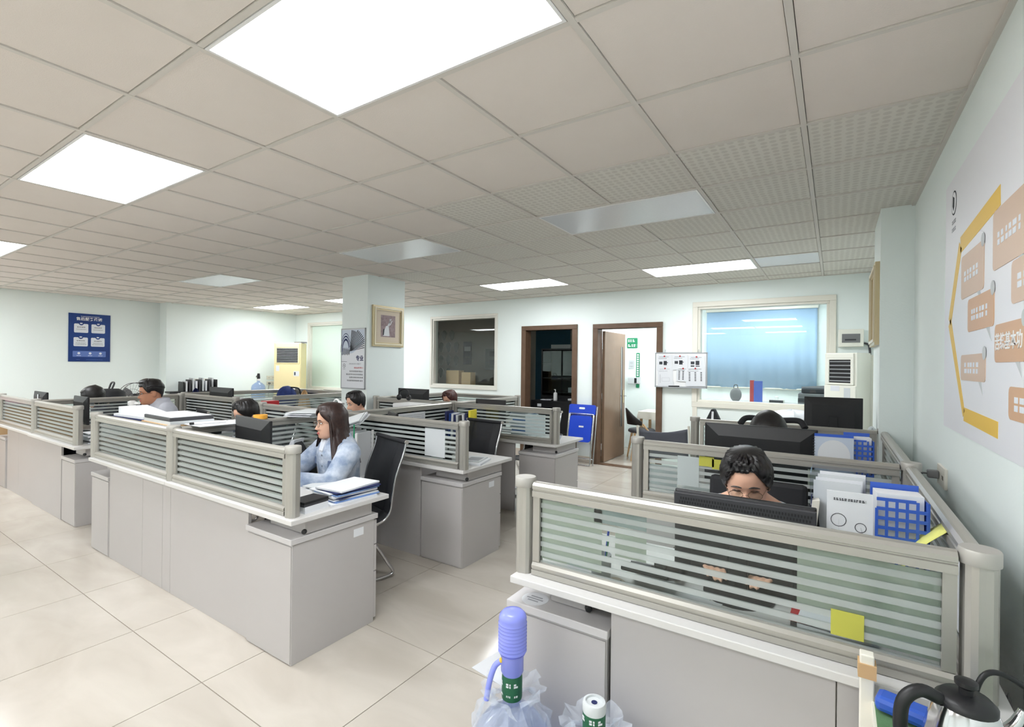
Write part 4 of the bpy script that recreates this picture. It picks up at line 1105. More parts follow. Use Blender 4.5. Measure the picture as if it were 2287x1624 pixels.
person('woman in a light denim jacket with long dark hair and round glasses', (-2.97, 2.30, 0), -.22,
       dict(lean=.05, fine=.0048, top='denim', topname='jacket', inner='shirt_white', buttons=True, collar=True, bulk=.014, hair='long', hair_end=.84, window=72, flare=.085, fringe=.90,
            glasses='wire', hairmat='hair_brown', turn=-.06, nod=.06, head=(0, -.055, 1.01), legs='trousers', gaze=-.004,
            arms=[((.195, -.02, .92), (.25, -.20, .74), (.10, -.46, .79)), ((-.195, -.02, .92), (-.26, -.22, .76), (-.14, -.48, .79))]))
person('man with cropped hair and dark-rimmed glasses in a light grey polo shirt', (-6.04, 2.46, 0), -.02,
       dict(lean=.20, fine=.0055, top='polo', topname='polo_shirt', sleeve='short', collar=True, fat=1.12, hair='short', glasses='black', lens_h=.62, skin='skin_tan', turn=-.12, nod=.10,
            head=(0, -.075, .99), hs=.985, scale=1.09, arms=[((.205, -.03, .955), (.25, -.12, .72), (.14, -.40, .79)), ((-.205, -.03, .955), (-.25, -.12, .72), (-.14, -.40, .79))]))
person('woman in thin-rimmed glasses looking down behind the grille monitor', (-.30, 2.36, 0), .04,
       dict(lean=.12, fine=.005, top='shirt_white', hair='bun', glasses='wire', lens_h=.7, nod=.33, hs=1.06, closed=True, head=(0, -.03, .965), turn=.05, tilt=-.05))
person('person with bowed black-haired head behind the front monitor', (-4.20, 2.44, 0), -.1,
       dict(lean=.2, fine=.009, top='shirt_dark', hair='bun', nod=.35, head=(0, -.02, .985)))
person('crouched person with tousled black hair at the far left desk', (-7.48, 2.40, 0), -.1,
       dict(lean=.22, fine=.009, top='shirt_dark', hair='long', hair_end=1.0, window=55, flare=.03, nod=.5, head=(0, -.03, .99),
            arms=[((.19, -.03, .93), (.235, -.12, .73), (.12, -.38, .80)), ((-.19, -.03, .93), (-.235, -.1, .73), (-.2, -.38, .80))]))
person('person with short black hair half hidden behind white papers at the column', (-4.30, 3.66, 0), -.2,
       dict(lean=.16, fine=.009, top='shirt_dark', hair='bun', nod=.25, head=(0, -.03, 1.0)))
person('person with reddish brown hair right of the column, barely above the screens', (-4.24, 5.12, 0), -.1,
       dict(lean=.14, fine=.009, top='shirt_dark', hair='bun', hairmat='hair_red', nod=.3, head=(0, -.03, .955)))
person('person with straight black parted hair bent behind the wide monitor', (-.34, 3.64, 0), 0,
       dict(lean=.18, fine=.009, top='shirt_dark', hair='long', hair_end=1.02, window=40, fringe=.7, flare=.0, nod=.75, head=(0, -.02, 1.055)))
# ------------------------------------------------------------------ air conditioners
def aircon(loc, rz, w, d, h, label, m, grille=(.62, .86), gm='black', slats=9):
    t = thing('air_conditioner', label, 'air conditioner', loc, rz, 'floor-standing air conditioners'); hw = w / 2
    B(-hw, hw, 0, d, .06, h).obj('body', m, t, bevel=.008)
    B(-hw + .01, hw - .01, .01, d - .01, 0, .06).obj('plinth', 'mid_grey', t)
    g0, g1 = h * grille[0], h * grille[1]
    B(-hw + .03, hw - .03, -.018, 0, g1 + .02, h - .008).obj('top_fascia', m, t, bevel=.004)
    B(-hw + .004, hw - .004, -.016, 0, .09, g0 - .03).obj('lower_panel', m, t, bevel=.006)
    B(-hw + .06, hw - .06, -.006, -.001, g0, g1).obj('outlet', gm, t)
    for k in range(slats):
        z = g0 + (g1 - g0) * (k + .5) / slats
        MB().cbox((0, -.012, z), w - .12, .014, .007, Matrix.Rotation(.5, 3, 'X')).obj('louvre', 'poster_edge' if gm == 'black' else m, t)
    fb_ = MB().box(-hw + .03, -hw + .06, -.018, 0, g0 - .02, g1 + .02).box(hw - .06, hw - .03, -.018, 0, g0 - .02, g1 + .02).box(-hw + .06, hw - .06, -.018, 0, g0 - .02, g0).box(-hw + .06, hw - .06, -.018, 0, g1, g1 + .02)
    fb_.obj('outlet_frame', m, t)
    return t
a1 = aircon((-10.13, 6.36, 0), math.radians(36), .58, .34, 1.955, 'cream yellow floor air conditioner in the far left corner', 'ac_yellow', (.775, .94))
B(-.24, -.17, -.0175, -.016, 1.33, 1.45).obj('sticker', 'paper', a1); B(.14, .26, -.0175, -.016, 1.22, 1.33).obj('energy_label', 'paper', a1); B(.155, .185, -.0185, -.0175, 1.24, 1.31).obj('label_print', 'ink', a1)
B(-.05, .2, .05, .2, 1.957, 1.985).obj('box_on_top', 'mid_grey', None); bx_ = bpy.data.objects['box_on_top']; bx_.name = 'small_box'; bx_.location = (-10.13, 6.5, 0); tag(bx_, 'small grey box lying on the cream air conditioner', 'box')
a2 = aircon((.055, 6.80, 0), -.55, .36, .26, 1.72, 'white floor air conditioner with black louvres by the blue blind window', 'ac_white', (.80, .955), slats=6)
B(.05, .12, -.0175, -.016, 1.18, 1.32).obj('remote_holder', 'paper_grey', a2); B(-.1, .0, -.0175, -.016, 1.28, 1.34).obj('label', 'paper', a2)
pd = B(-.13, .0, -.2, 0, 0, 1.70).obj('pipe_duct', 'ac_white', None, bevel=.004, loc=(XR - .003, 7.145, 0)); tag(pd, 'tall pale pipe cover standing in the corner behind the white air conditioner', 'pipe cover')
B(-.135, -.13, -.15, -.06, 1.15, 1.42).obj('wire_basket', 'paper_grey', pd)

# ------------------------------------------------------------------ back office seen through window and door
mat('blind_blue', srgb(170, 200, 228), .7)
bl_ = thing('roller_blind', 'light blue roller blind behind the large window', 'blind', (-1.04, RY - .04, 1.2))
bm_ = MB(); rr = []
for k in range(41):
    x = -.81 + 1.62 * k / 40; y = .010 * math.sin(k * .55) + .006 * math.sin(k * 1.7)
    rr.append((x, y))
bm_.ring_loft([[(x, y * .4, 1.27) for x, y in rr], [(x, y, .62) for x, y in rr], [(x, y * 1.4, .0) for x, y in rr]], False, False, closed=False)
o = bm_.obj('cloth', 'blind_blue', bl_, smooth=True); o.modifiers.new('s', 'SOLIDIFY').thickness = .004
B(-.82, .82, -.03, .03, 1.27, 1.34).obj('cassette', 'cream', bl_); MB().tube([(-.81, 0, 0), (.81, 0, 0)], .012, 8).obj('bottom_bar', 'cream', bl_)
sl = B(-2.0, -.12, 8.60, RY, .93, .97).obj('window_ledge', 'cream', None); tag(sl, 'pale ledge below the blue blind in the back office', 'ledge')
t = thing('office_counter', 'white counter in the back office behind the large window', 'counter', (-.75, 8.35, 0)); B(-1.0, 1.05, -.2, .2, .98, 1.01).obj('top', 'desk_top', t); B(-.98, 1.03, -.18, .18, 0, .98).obj('body', 'ac_white', t)
t = thing('printer', 'grey office printer on the back office counter', 'printer', (-.20, 8.36, 1.011))
B(-.24, .24, -.17, .17, 0, .16).obj('body', 'mid_grey', t, bevel=.012); B(-.20, .20, -.12, .17, .16, .24).obj('scanner', 'dark_grey', t, bevel=.02); B(-.24, .03, -.175, -.165, .03, .09).obj('paper_tray', 'dark_grey', t)
MB().prism([(-.17, .1), (.17, .1), (.17, .30), (-.17, .27)], 0, .01, frame_M((-.04, 0, .0), (1, .0, 0), (0, .45, 1))).obj('lid', 'mid_grey', t)
t = thing('display_carton', 'slim red and blue carton standing before the blue blind', 'carton', (-1.0, 8.33, 1.011)); B(-.085, -.03, -.03, .03, 0, .33).obj('red_side', 'red', t); B(-.03, .085, -.03, .03, 0, .32).obj('blue_side', 'blue_rack', t)
t = thing('grey_bag', 'grey bag hanging low behind the window, left of the carton', 'bag', (-1.28, 8.28, 1.011)); xform(MB().ell((0, 0, .1), .085, .04, .11, 14, 10), Matrix.Identity(4)).obj('bag_body', 'mid_grey', t, smooth=True); MB().tube(bez([(-.03, 0, .19), (-.02, 0, .25), (.02, 0, .25), (.03, 0, .19)]), .006, 6).obj('handle', 'dark_grey', t)
t = thing('white_machine', 'small white machine on the back office counter', 'machine', (-.72, 8.30, 1.011)); B(-.1, .1, -.08, .08, 0, .05).obj('base', 'ac_white', t, bevel=.01); MB().tube([(-.09, -.08, .03), (.09, -.08, .03)], .02, 10).obj('roller', 'dark_grey', t); MB().lathe([(.03, .05), (.03, .09), (.01, .1)], 12).obj('knob', 'white', t)

# signs in the room behind the open door
def sign(x0, x1, z0, z1, label, m, txt=None):
    s = thing('wall_sign', label, 'sign', ((x0 + x1) / 2, RY, (z0 + z1) / 2), 0, 'signs behind the door'); w, h = (x1 - x0) / 2, (z1 - z0) / 2
    MB().prism(rrect(-w, w, -h, h, .012), 0, .01, frame_M((0, 0, 0), (1, 0, 0), (0, 0, 1))).obj('plate', m, s)
    return s
GM = frame_M((0, -.0105, 0), (1, 0, 0), (0, 0, 1))
s = sign(-3.28, -3.08, 1.87, 2.06, 'green wall sign at the top behind the open door', 'green'); rows(s, GM, word(-.08, .05, .045, .05, 1) + word(-.08, .09, -.045, .05, 2), 'paper')
s = sign(-3.10, -3.035, 1.32, 1.78, 'tall narrow green sign behind the open door', 'green')
b_ = MB()
for k in range(10): b_.prism([(-.018, -.2 + k * .042), (.018, -.2 + k * .042), (.018, -.17 + k * .042), (-.018, -.17 + k * .042)], 0, .001, GM)
b_.obj('lettering', 'paper', s)
s = sign(-3.24, -3.14, 1.49, 1.64, 'small white notice behind the open door', 'paper_grey'); rows(s, GM, word(-.03, .03, .03, .02, 3) + word(-.035, .035, -.04, .015, 4), 'ink_light')
s = sign(-3.10, -3.04, 1.13, 1.20, 'small green tag under the dispenser behind the door', 'green')
t = thing('wall_dispenser', 'white dispenser with black tap on the wall behind the door', 'dispenser', (-3.12, RY, 1.26)); B(-.12, .0, -.07, 0, -.06, .06).obj('case', 'paper_grey', t, bevel=.008); B(.0, .05, -.05, 0, -.04, .05).obj('tap', 'black', t); B(.05, .1, -.06, 0, -.05, .07).obj('cup_holder', 'paper_grey', t)
t = thing('wood_chair', 'wooden chair with curved black back behind the open door', 'chair', (-2.66, 7.98, 0), .5)
cb = MB(); rg = []
for k in range(11):
    a = math.radians(200 + 160 * k / 10) - PI / 2 - math.radians(190); a = math.radians(-80 + 160 * k / 10)
    rg.append([(-.24 * math.cos(a), .24 * math.sin(a), .58), (-.27 * math.cos(a), .27 * math.sin(a), .60 + .24 * math.cos(a * .85) ** 2)])
cb.ring_loft(rg, False, False, closed=False); o = cb.obj('backrest', 'black', t, smooth=True); o.modifiers.new('s', 'SOLIDIFY').thickness = .02
MB().lathe([(.19, .44), (.22, .455), (.22, .48), (.2, .5)], 22).obj('seat', 'dark_grey', t, smooth=True)
for sx in (-1, 1):
    for sy in (-1, 1): MB().tube([(sx * .13, sy * .13, .45), (sx * .2, sy * .2, .0)], [.02, .014], 8).obj('leg', 'wood_light', t, smooth=True)
    MB().tube([(-.02, sx * .22, .60), (.1, sx * .2, .45)], .014, 8).obj('arm_post', 'wood_light', t, smooth=True)
t = thing('cloth_table', 'table under a cream lace cloth behind the door', 'table', (-2.40, 8.55, 0))
B(-.42, .42, -.28, .28, .72, .75).obj('table_top', 'wood_light', t)
for sx in (-1, 1):
    for sy in (-1, 1): B(sx * .38 - .02, sx * .38 + .02, sy * .24 - .02, sy * .24 + .02, 0, .72).obj('leg', 'wood_light', t)
cl = MB(); rg = []
for z, gr in ((.757, -.05), (.757, .015), (.70, .02), (.63, .024)):
    ring = []
    for k in range(60):
        a = 2 * PI * k / 60; c_, s2_ = math.cos(a), math.sin(a); m_ = max(abs(c_) / (.42 + gr), abs(s2_) / (.28 + gr)); q = 1 + (.012 * math.sin(k * 1.6) * (z < .75)) / .3
        ring.append((c_ / m_ * q, s2_ / m_ * q, z + (.012 * math.sin(k * 2.1) if z < .66 else 0)))
    rg.append(ring)
o = cl.ring_loft(rg, True, False).obj('lace_cloth', 'cream', None, smooth=True, loc=(-2.40, 8.55, 0)); tag(o, 'cream lace cloth over the table behind the door', 'tablecloth')

# ------------------------------------------------------------------ dark store room
t = thing('bookcase', 'black glass-fronted bookcase in the dark room', 'bookcase', (-4.72, 9.28, 0))
B(-.5, .5, -.2, .2, 0, .08).obj('plinth', 'black', t); B(-.5, -.475, -.2, .2, .08, 1.85).obj('side', 'black', t); B(.475, .5, -.2, .2, .08, 1.85).obj('side', 'black', t); B(-.5, .5, -.2, .2, 1.85, 1.88).obj('top', 'black', t); B(-.475, .475, .185, .2, .08, 1.85).obj('back', 'black', t)
for z in (.5, .95, 1.25, 1.55): B(-.475, .475, -.18, .185, z, z + .02).obj('shelf', 'black', t)
for x in (-.475, .0): B(x, x + .475, -.215, -.2, .08, .9).obj('door', 'black', t)
for x in (-.475, .0): B(x + .02, x + .455, -.212, -.206, .92, 1.83).obj('glass_door', 'glass', t)
for k in range(6):
    o = B(-.02, .02, -.13, .13, 0, .25).obj('binder', 'paper_grey' if k % 2 else 'mid_grey', None, loc=(-4.48 + k * .05, 9.25, 1.27)); tag(o, 'pale binder upright inside the dark bookcase', 'binder', 'binders in the bookcase')
for k, z in enumerate((.97, .52)):
    o = B(-.16, .16, -.11, .11, 0, .1).obj('paper_pile', 'paper_grey', None, loc=(-4.45, 9.25, z)); tag(o, ['paper pile on the middle shelf of the bookcase', 'paper pile on the low shelf of the bookcase'][k], 'papers')
o = B(-.2, .25, -.1, .1, 0, .08).obj('roll_stack', 'paper_grey', None, loc=(-4.8, 9.2, 1.882)); tag(o, 'pale stack lying on top of the dark bookcase', 'papers')
t = thing('dark_desk', 'black desk inside the dark doorway', 'desk', (-4.05, 8.05, 0)); B(-.62, .62, -.3, .3, .86, .89).obj('desktop', 'black', t); B(-.62, -.58, -.3, .3, 0, .86).obj('side', 'black', t); B(.58, .62, -.3, .3, 0, .86).obj('side', 'black', t); B(-.58, .58, -.29, -.27, 0, .86).obj('front_panel', 'black', t); B(-.48, -.40, -.302, -.29, .78, .83).obj('sticker', 'paper', t)
t = thing('sanitizer_bottle', 'white pump bottle on the black desk in the doorway', 'bottle', (-4.25, 7.92, .891)); MB().lathe([(.034, 0), (.036, .01), (.036, .12), (.03, .14), (.014, .15)], 16).obj('bottle_body', 'white', t, smooth=True); MB().tube([(0, 0, .15), (0, 0, .2)], .008, 8).obj('pump', 'white', t); MB().tube([(0, 0, .2), (-.03, 0, .195)], .006, 8).obj('nozzle', 'white', t)
t = thing('sanitizer_bottle', 'small bottle at the right end of the black desk', 'bottle', (-3.80, 7.95, .891)); MB().lathe([(.025, 0), (.025, .08), (.012, .095), (.012, .11)], 14).obj('bottle_body', 'paper_grey', t, smooth=True); MB().lathe([(.014, .11), (.014, .13)], 10).obj('cap', 'white', t)
o = B(-.1, .1, -.08, .08, 0, .01).obj('loose_papers', 'paper', None, loc=(-4.45, 7.95, .891), rot=(0, 0, .3)); tag(o, 'loose papers on the black desk in the doorway', 'papers')
o = B(-.11, .11, -.06, .06, 0, .035).obj('tissue_box', 'paper_grey', None, loc=(-3.95, 8.1, .891), bevel=.006); tag(o, 'pale tissue box on the black desk in the doorway', 'box')
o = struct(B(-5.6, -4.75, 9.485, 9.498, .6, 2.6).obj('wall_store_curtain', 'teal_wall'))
# pattern wall seen through the dark window
mat('template', srgb(98, 104, 98), .7); mat('poster_dark', srgb(44, 38, 66), .6)
k = 0
for r_, z in enumerate((1.62, 1.95, 2.25, 1.30)):
    for c_ in range(4 if r_ < 2 else 3):
        x = -8.66 + c_ * .25 + (.1 if r_ == 2 else 0)
        p = [(.075 * math.cos(a) * (1.15 if math.sin(a) > 0 else .8), .13 * math.sin(a)) for a in [2 * PI * q / 18 for q in range(18)]]
        o = MB().prism(p, 0, .008, frame_M((0, 0, 0), (1, 0, 0), (0, 0, 1))).obj('sole_template', 'template', None, loc=(x, 9.499, z)); tag(o, 'dark sole-shaped template hanging on the store room wall', 'template', 'sole templates on the store wall')
t = thing('dark_poster', 'dark violet poster on the store room wall behind the window', 'poster', (-7.55, 9.498, 1.80)); B(-.13, .13, -.01, 0, -.28, .28).obj('sheet', 'poster_dark', t); B(-.10, .10, -.012, -.01, .05, .16).obj('print', 'paper_grey', t); B(-.08, .08, -.012, -.01, -.12, -.08).obj('print', 'mid_grey', t)
t = thing('dark_poster', 'teal sheet with small photos on the store room wall', 'poster', (-6.85, 9.498, 1.70)); B(-.15, .15, -.01, 0, -.3, .2).obj('sheet', 'template', t)
for k, z in enumerate((.08, -.12)): B(-.03, .12, -.012, -.01, z - .06, z + .06).obj('photo', 'black', t)
t = thing('store_cabinet', 'dark tall cabinet in the store room behind the window', 'cabinet', (-6.1, 9.27, 0)); B(-.3, .3, -.2, .2, 0, 1.75).obj('body', 'desk_dark', t); B(-.29, -.005, -.21, -.2, .05, 1.7).obj('door', 'black', t); B(.005, .29, -.21, -.2, .05, 1.7).obj('door', 'black', t)
for k, (x, w) in enumerate(((-6.24, .16), (-5.90, .11))):
    t = thing('cardboard_box', ['wide cardboard box leaning inside the dark window', 'narrow cardboard box leaning inside the dark window'][k], 'box', (x - .06, YB + .38, 0), 0, 'cardboard boxes inside the window')
    B(-w, w, -.08, .08, 0, 1.40 - .03 * k).obj('box_body', 'cardboard', t); B(-w, w, -.083, -.08, 1.18, 1.2).obj('tape_line', 'wood_light', t); B(-w - .002, w + .002, -.082, .082, 1.40 - .03 * k, 1.405 - .03 * k).obj('flap', 'wood_light', t)

# ------------------------------------------------------------------ far left things
t = thing('water_bottle', 'clear blue water bottle with a black pump by the far wall', 'water bottle', (-9.9, 5.58, .781))
MB().lathe([(.13, 0), (.135, .02), (.135, .1), (.128, .11), (.135, .12), (.135, .22), (.12, .27), (.06, .32), (.03, .335), (.03, .37)], 24).obj('bottle_body', 'bottle_plastic', t, smooth=True)
MB().lathe([(.034, .36), (.034, .39), (.03, .4)], 14).obj('cap', 'white', t); MB().lathe([(.03, .40), (.032, .42), (.026, .5), (.02, .51)], 14).obj('pump_head', 'black', t, smooth=True); MB().tube(bez([(0, 0, .44), (-.06, 0, .46), (-.09, 0, .43)]), .007, 6).obj('spout', 'black', t)
t = thing('low_cupboard', 'low white cupboard carrying the far water bottle', 'cupboard', (-9.92, 5.6, 0)); B(-.43, .43, -.3, .3, 0, .75).obj('body', 'ac_white', t); B(-.45, .45, -.32, .32, .75, .78).obj('top', 'desk_top', t)
for x in (-.425, .005): B(x, x + .42, -.312, -.3, .03, .73).obj('door', 'ac_white', t)
t = thing('file_tray_stand', 'black desk rack full of upright files by the far left wall', 'file rack', (-10.72, 4.78, .90), -.15)
B(-.18, .18, -.50, .50, 0, .03).obj('tray', 'black', t); B(-.16, .16, -.28, -.26, .03, .22).obj('end_plate', 'black', t); B(-.16, .16, .30, .32, .03, .26).obj('end_plate', 'black', t); B(-.17, -.15, -.28, .32, .03, .16).obj('rear_bar', 'black', t)
for k in range(9):
    o = B(-.12, .12, -.014, .014, 0, .2 + .03 * (k % 3)).obj('file_folder', ['paper', 'dark_grey', 'paper_grey'][k % 3], None, loc=(-10.72, 4.56 + k * .06, .932), rot=(0, 0, -.15)); tag(o, 'upright file in the black rack by the far left wall', 'file', 'files in the far rack')
t = thing('low_cupboard', 'low cupboard under the black file rack', 'cupboard', (-10.74, 4.85, 0)); B(-.28, .28, -.45, .75, 0, .87).obj('body', 'ac_white', t); B(-.3, .3, -.47, .77, .87, .90).obj('top', 'desk_top', t); B(.28, .29, -.42, .12, .05, .84).obj('door', 'ac_white', t); B(.28, .29, .15, .72, .05, .84).obj('door', 'ac_white', t)
t = thing('fan', 'standing fan with dark blades and wire cage, left of the man', 'fan', (-8.75, 3.05, 0), .75)
MB().lathe([(.2, 0), (.2, .02), (.04, .05)], 24).obj('base', 'dark_grey', t, smooth=True); MB().tube([(0, 0, .05), (0, 0, .9)], .014, 8).obj('pole', 'mid_grey', t)
MB().tube([(0, .12, .98), (0, .0, .98)], [.05, .06], 14).obj('motor', 'dark_grey', t, smooth=True)
cg = MB()
for q, (r_, y) in enumerate(((.22, -.03), (.22, .05), (.13, -.065), (.06, -.075))): cg.tube([(r_ * math.cos(2 * PI * k / 28), y, .98 + r_ * math.sin(2 * PI * k / 28)) for k in range(29)], .004 if q < 2 else .0022, 5)
for k in range(28):
    a = 2 * PI * k / 28; cg.tube([(.05 * math.cos(a), -.075, .98 + .05 * math.sin(a)), (.13 * math.cos(a), -.065, .98 + .13 * math.sin(a)), (.22 * math.cos(a), -.03, .98 + .22 * math.sin(a))], .0014, 4)
cg.obj('cage', 'dark_grey', t)
for k in range(3):
    a = 2 * PI * k / 3 + .5; bd = MB(); pl = [(.03, -.02), (.08, -.07), (.17, -.075), (.195, .0), (.17, .055), (.08, .03)]
    c_, s_ = math.cos(a), math.sin(a)
    bd.add([(x * c_ - y * s_, -.01 + y * .35, .98 + x * s_ + y * c_) for x, y in pl] + [(x * c_ - y * s_, -.006 + y * .35, .98 + x * s_ + y * c_) for x, y in pl], [tuple(range(6)), tuple(range(11, 5, -1))] + [(i, (i + 1) % 6, 6 + (i + 1) % 6, 6 + i) for i in range(6)]); bd.obj('blade', 'mid_grey', t)
MB().ell((0, -.03, .98), .035, .03, .035).obj('hub', 'dark_grey', t, smooth=True)
t = thing('dark_bag', 'dark pointed backpack behind the crouched head', 'bag', (-8.35, 2.62, .68)); MB().lathe([(.16, 0), (.19, .1), (.19, .32), (.16, .42), (.1, .46)], 20).obj('bag_body', 'black_soft', t, smooth=True); MB().tube(bez([(-.05, 0, .45), (-.05, .03, .54), (.05, .03, .54), (.05, 0, .45)]), .012, 6).obj('handle', 'dark_grey', t, smooth=True)
t = thing('side_stool', 'stool under the dark backpack', 'stool', (-8.35, 2.62, 0)); B(-.2, .2, -.2, .2, .645, .68).obj('seat', 'mid_grey', t)
for sx in (-1, 1):
    for sy in (-1, 1): B(sx * .17 - .015, sx * .17 + .015, sy * .17 - .015, sy * .17 + .015, 0, .645).obj('leg', 'mid_grey', t)
def cloth_heap(name, loc, r, m, label, cat, seed, sub=None):
    rn = random.Random(seed); mb = MB(); rg = []
    for i in range(9):
        a = PI * .5 * i / 8; rg.append([((r[0] * math.cos(a) * (1 + .14 * math.sin(k * 1.1 + seed) + .08 * rn.uniform(-1, 1))) * math.cos(2 * PI * k / 26), (r[1] * math.cos(a) * (1 + .14 * math.sin(k * 1.7 + seed))) * math.sin(2 * PI * k / 26), r[2] * math.sin(a) * (1 + .1 * math.sin(k * 2.3 + seed))) for k in range(26)])
    o = mb.ring_loft(rg).obj(name, m, None, smooth=True, loc=loc); tag(o, label, cat); return o
cloth_heap('navy_cloth', (-7.66, 3.40, .55), (.13, .1, .55), 'navy', 'dark blue cloth heap right of the man', 'cloth', 3)
t = thing('blue_bag', 'dark blue bag slung over the far screen', 'bag', (-7.30, 4.60, ZD + .022))
mat('navy_bag', srgb(26, 52, 120), .7, noise=(14, .6, srgb(14, 30, 84)), bump=(40, .4))
xform(MB().ell((0, 0, .19), .10, .17, .20, 18, 12), Matrix.Rotation(.12, 4, 'X')).obj('bag_body', 'navy_bag', t, smooth=True); MB().tube(bez([(.04, .02, .36), (.13, .1, .34), (.17, .12, .22)]), .012, 6).obj('strap', 'black_soft', t, smooth=True)
cloth_heap('tan_sack', (-6.99, 4.68, ZD), (.08, .10, .32), 'cardboard', 'tan sack beside the dark blue bag', 'sack', 5)
for (x, y, h_, l) in ((-7.15, 4.62, .749, 'grey storage box under the dark blue bag'), (-7.66, 3.42, .549, 'grey storage box under the dark blue cloth')):
    o = B(-.26, .26, -.16, .16, 0, h_).obj('storage_box', 'desk', None, loc=(x, y, 0), bevel=.004); tag(o, l, 'box'); B(-.24, .24, -.168, -.16, .05, h_ - .05).obj('front_flap', 'desk', o)
o = B(-.06, .06, -.08, .08, 0, .13).obj('red_box', 'red', None, loc=(-5.6, 3.3, .95), bevel=.006); tag(o, 'red box right of the bowed black head', 'box')
o2 = B(-.35, .3, -.25, .3, 0, .95).obj('drawer_unit', 'desk', None, loc=(-5.62, 3.42, 0), bevel=.004); tag(o2, 'grey drawer unit under the red box', 'cabinet')
for z in (.05, .35, .65): B(-.33, .28, -.262, -.25, z, z + .28).obj('drawer', 'desk', o2)
t = thing('orange_cup', 'orange plastic cup behind the man', 'cup', (-6.72, 3.35, ZD)); MB().lathe([(.035, 0), (.045, .2), (.047, .22), (.04, .22), (.03, .01)], 16).obj('cup_body', 'orange', t, smooth=True); MB().lathe([(.05, .21), (.05, .225)], 16).obj('rim', 'orange', t)
o = B(0, .5, -.4, .9, 0, .92).obj('wood_cupboard', 'wood_light', None, loc=(-9.35, 1.2, 0), bevel=.004); tag(o, 'light wood cupboard cut off by the left edge', 'cupboard'); B(-.01, .51, -.41, .91, .92, .95).obj('top', 'desk_top', o)
mat('pink', srgb(240, 205, 214), .7)
o = B(.05, .4, -.3, .2, 0, .14).obj('pink_parcel', 'pink', None, loc=(-9.35, 1.35, .951), bevel=.01); tag(o, 'pale pink parcel on the light wood cupboard', 'parcel')
# ------------------------------------------------------------------ foreground: water bottles in bags
mat('label_green', srgb(22, 92, 60), .5)
mat('bag_film', srgb(214, 222, 236), .22, alpha=.30, bump=(14, 1.0))
def bottle(loc, label, pump):
    t = thing('water_bottle', label, 'water bottle', loc, 0, 'large water bottles on the floor')
    MB().lathe([(.125, 0), (.132, .015), (.132, .09), (.126, .10), (.132, .11), (.132, .20), (.126, .21), (.132, .22), (.132, .29), (.12, .33), (.085, .375), (.045, .40), (.031, .415), (.029, .47)], 28).obj('bottle_body', 'bottle_plastic', t, smooth=True)
    lb = MB().lathe([(.0335, .435), (.0345, .44), (.0345, .505), (.033, .515)], 24, cap0=False, cap1=False).obj('neck_label', 'label_green', t, smooth=True)
    for k, a in enumerate((-2.2, -1.35, -.6)):
        M_ = frame_M((.0348 * math.cos(a), .0348 * math.sin(a), .485), (-math.sin(a), math.cos(a), 0), (0, 0, 1))
        rows(lb, M_, word(-.008, .008, .006, .014, k) + word(-.007, .007, -.03, .006, k + 3), 'paper')
    if pump:
        MB().lathe([(.033, .515), (.038, .525), (.038, .575), (.044, .585)], 24, cap0=False).obj('pump_collar', 'pump_plastic', t, smooth=True)
        pr = [(.040, .585)]
        for k in range(9):
            z = .59 + k * .0115; pr += [(.046, z), (.0485, z + .004), (.0455, z + .009)]
        pr += [(.047, .70), (.044, .712), (.034, .722), (.015, .726), (.002, .727)]
        MB().lathe(pr, 28, cap0=False).obj('bellows', 'pump_plastic', t, smooth=True)
        MB().tube(bez([(-.03, -.015, .555), (-.05, -.03, .535), (-.06, -.045, .49), (-.066, -.055, .43)]), .0095, 10).obj('spout', 'pump_plastic', t, smooth=True)
        MB().ell((-.026, -.028, .562), .007, .006, .009).obj('valve', 'yellow', t, smooth=True)
    else:
        MB().lathe([(.0345, .505), (.0355, .51), (.0355, .528), (.033, .535), (.026, .536), (.025, .530), (.012, .530)], 24).obj('cap', 'paper_grey', t, smooth=True)
        MB().lathe([(.009, .5305), (.009, .5315)], 16).obj('cap_hole', 'navy', t)
    # crumpled film bag
    rn = random.Random(int(pump) + 3); rg = []
    for i, (r_, z) in enumerate([(.126, .004), (.126, .1), (.126, .22), (.13, .30), (.135, .345), (.115, .385), (.085, .415), (.06, .43), (.075, .455), (.105, .47)]):
        rg.append([((r_ + (.014 if i > 3 else .006) * math.sin(k * 1.9 + i) + .006 * rn.uniform(-1, 1)) * math.cos(2 * PI * k / 34), (r_ + .014 * math.sin(k * 1.3 + i * 2) + .008 * rn.uniform(-1, 1)) * math.sin(2 * PI * k / 34), z + (.012 * rn.uniform(-1, 1) if i > 3 else 0)) for k in range(34)])
    MB().ring_loft(rg, False, False).obj('film_bag', 'bag_film', t)
    return t
bottle((-.895, 1.385, 0), 'water bottle in a film bag with a violet blue hand pump', True)
bottle((-.598, 1.385, 0), 'water bottle in a film bag with a white cap and green neck label', False)
o = B(-.11, .11, -.15, .15, .0005, .0015).obj('floor_sheet', 'paper', None, loc=(-1.40, 2.12, .0005), rot=(0, 0, -.15)); tag(o, 'white paper sheet lying on the floor tiles beside the low cabinet', 'paper')

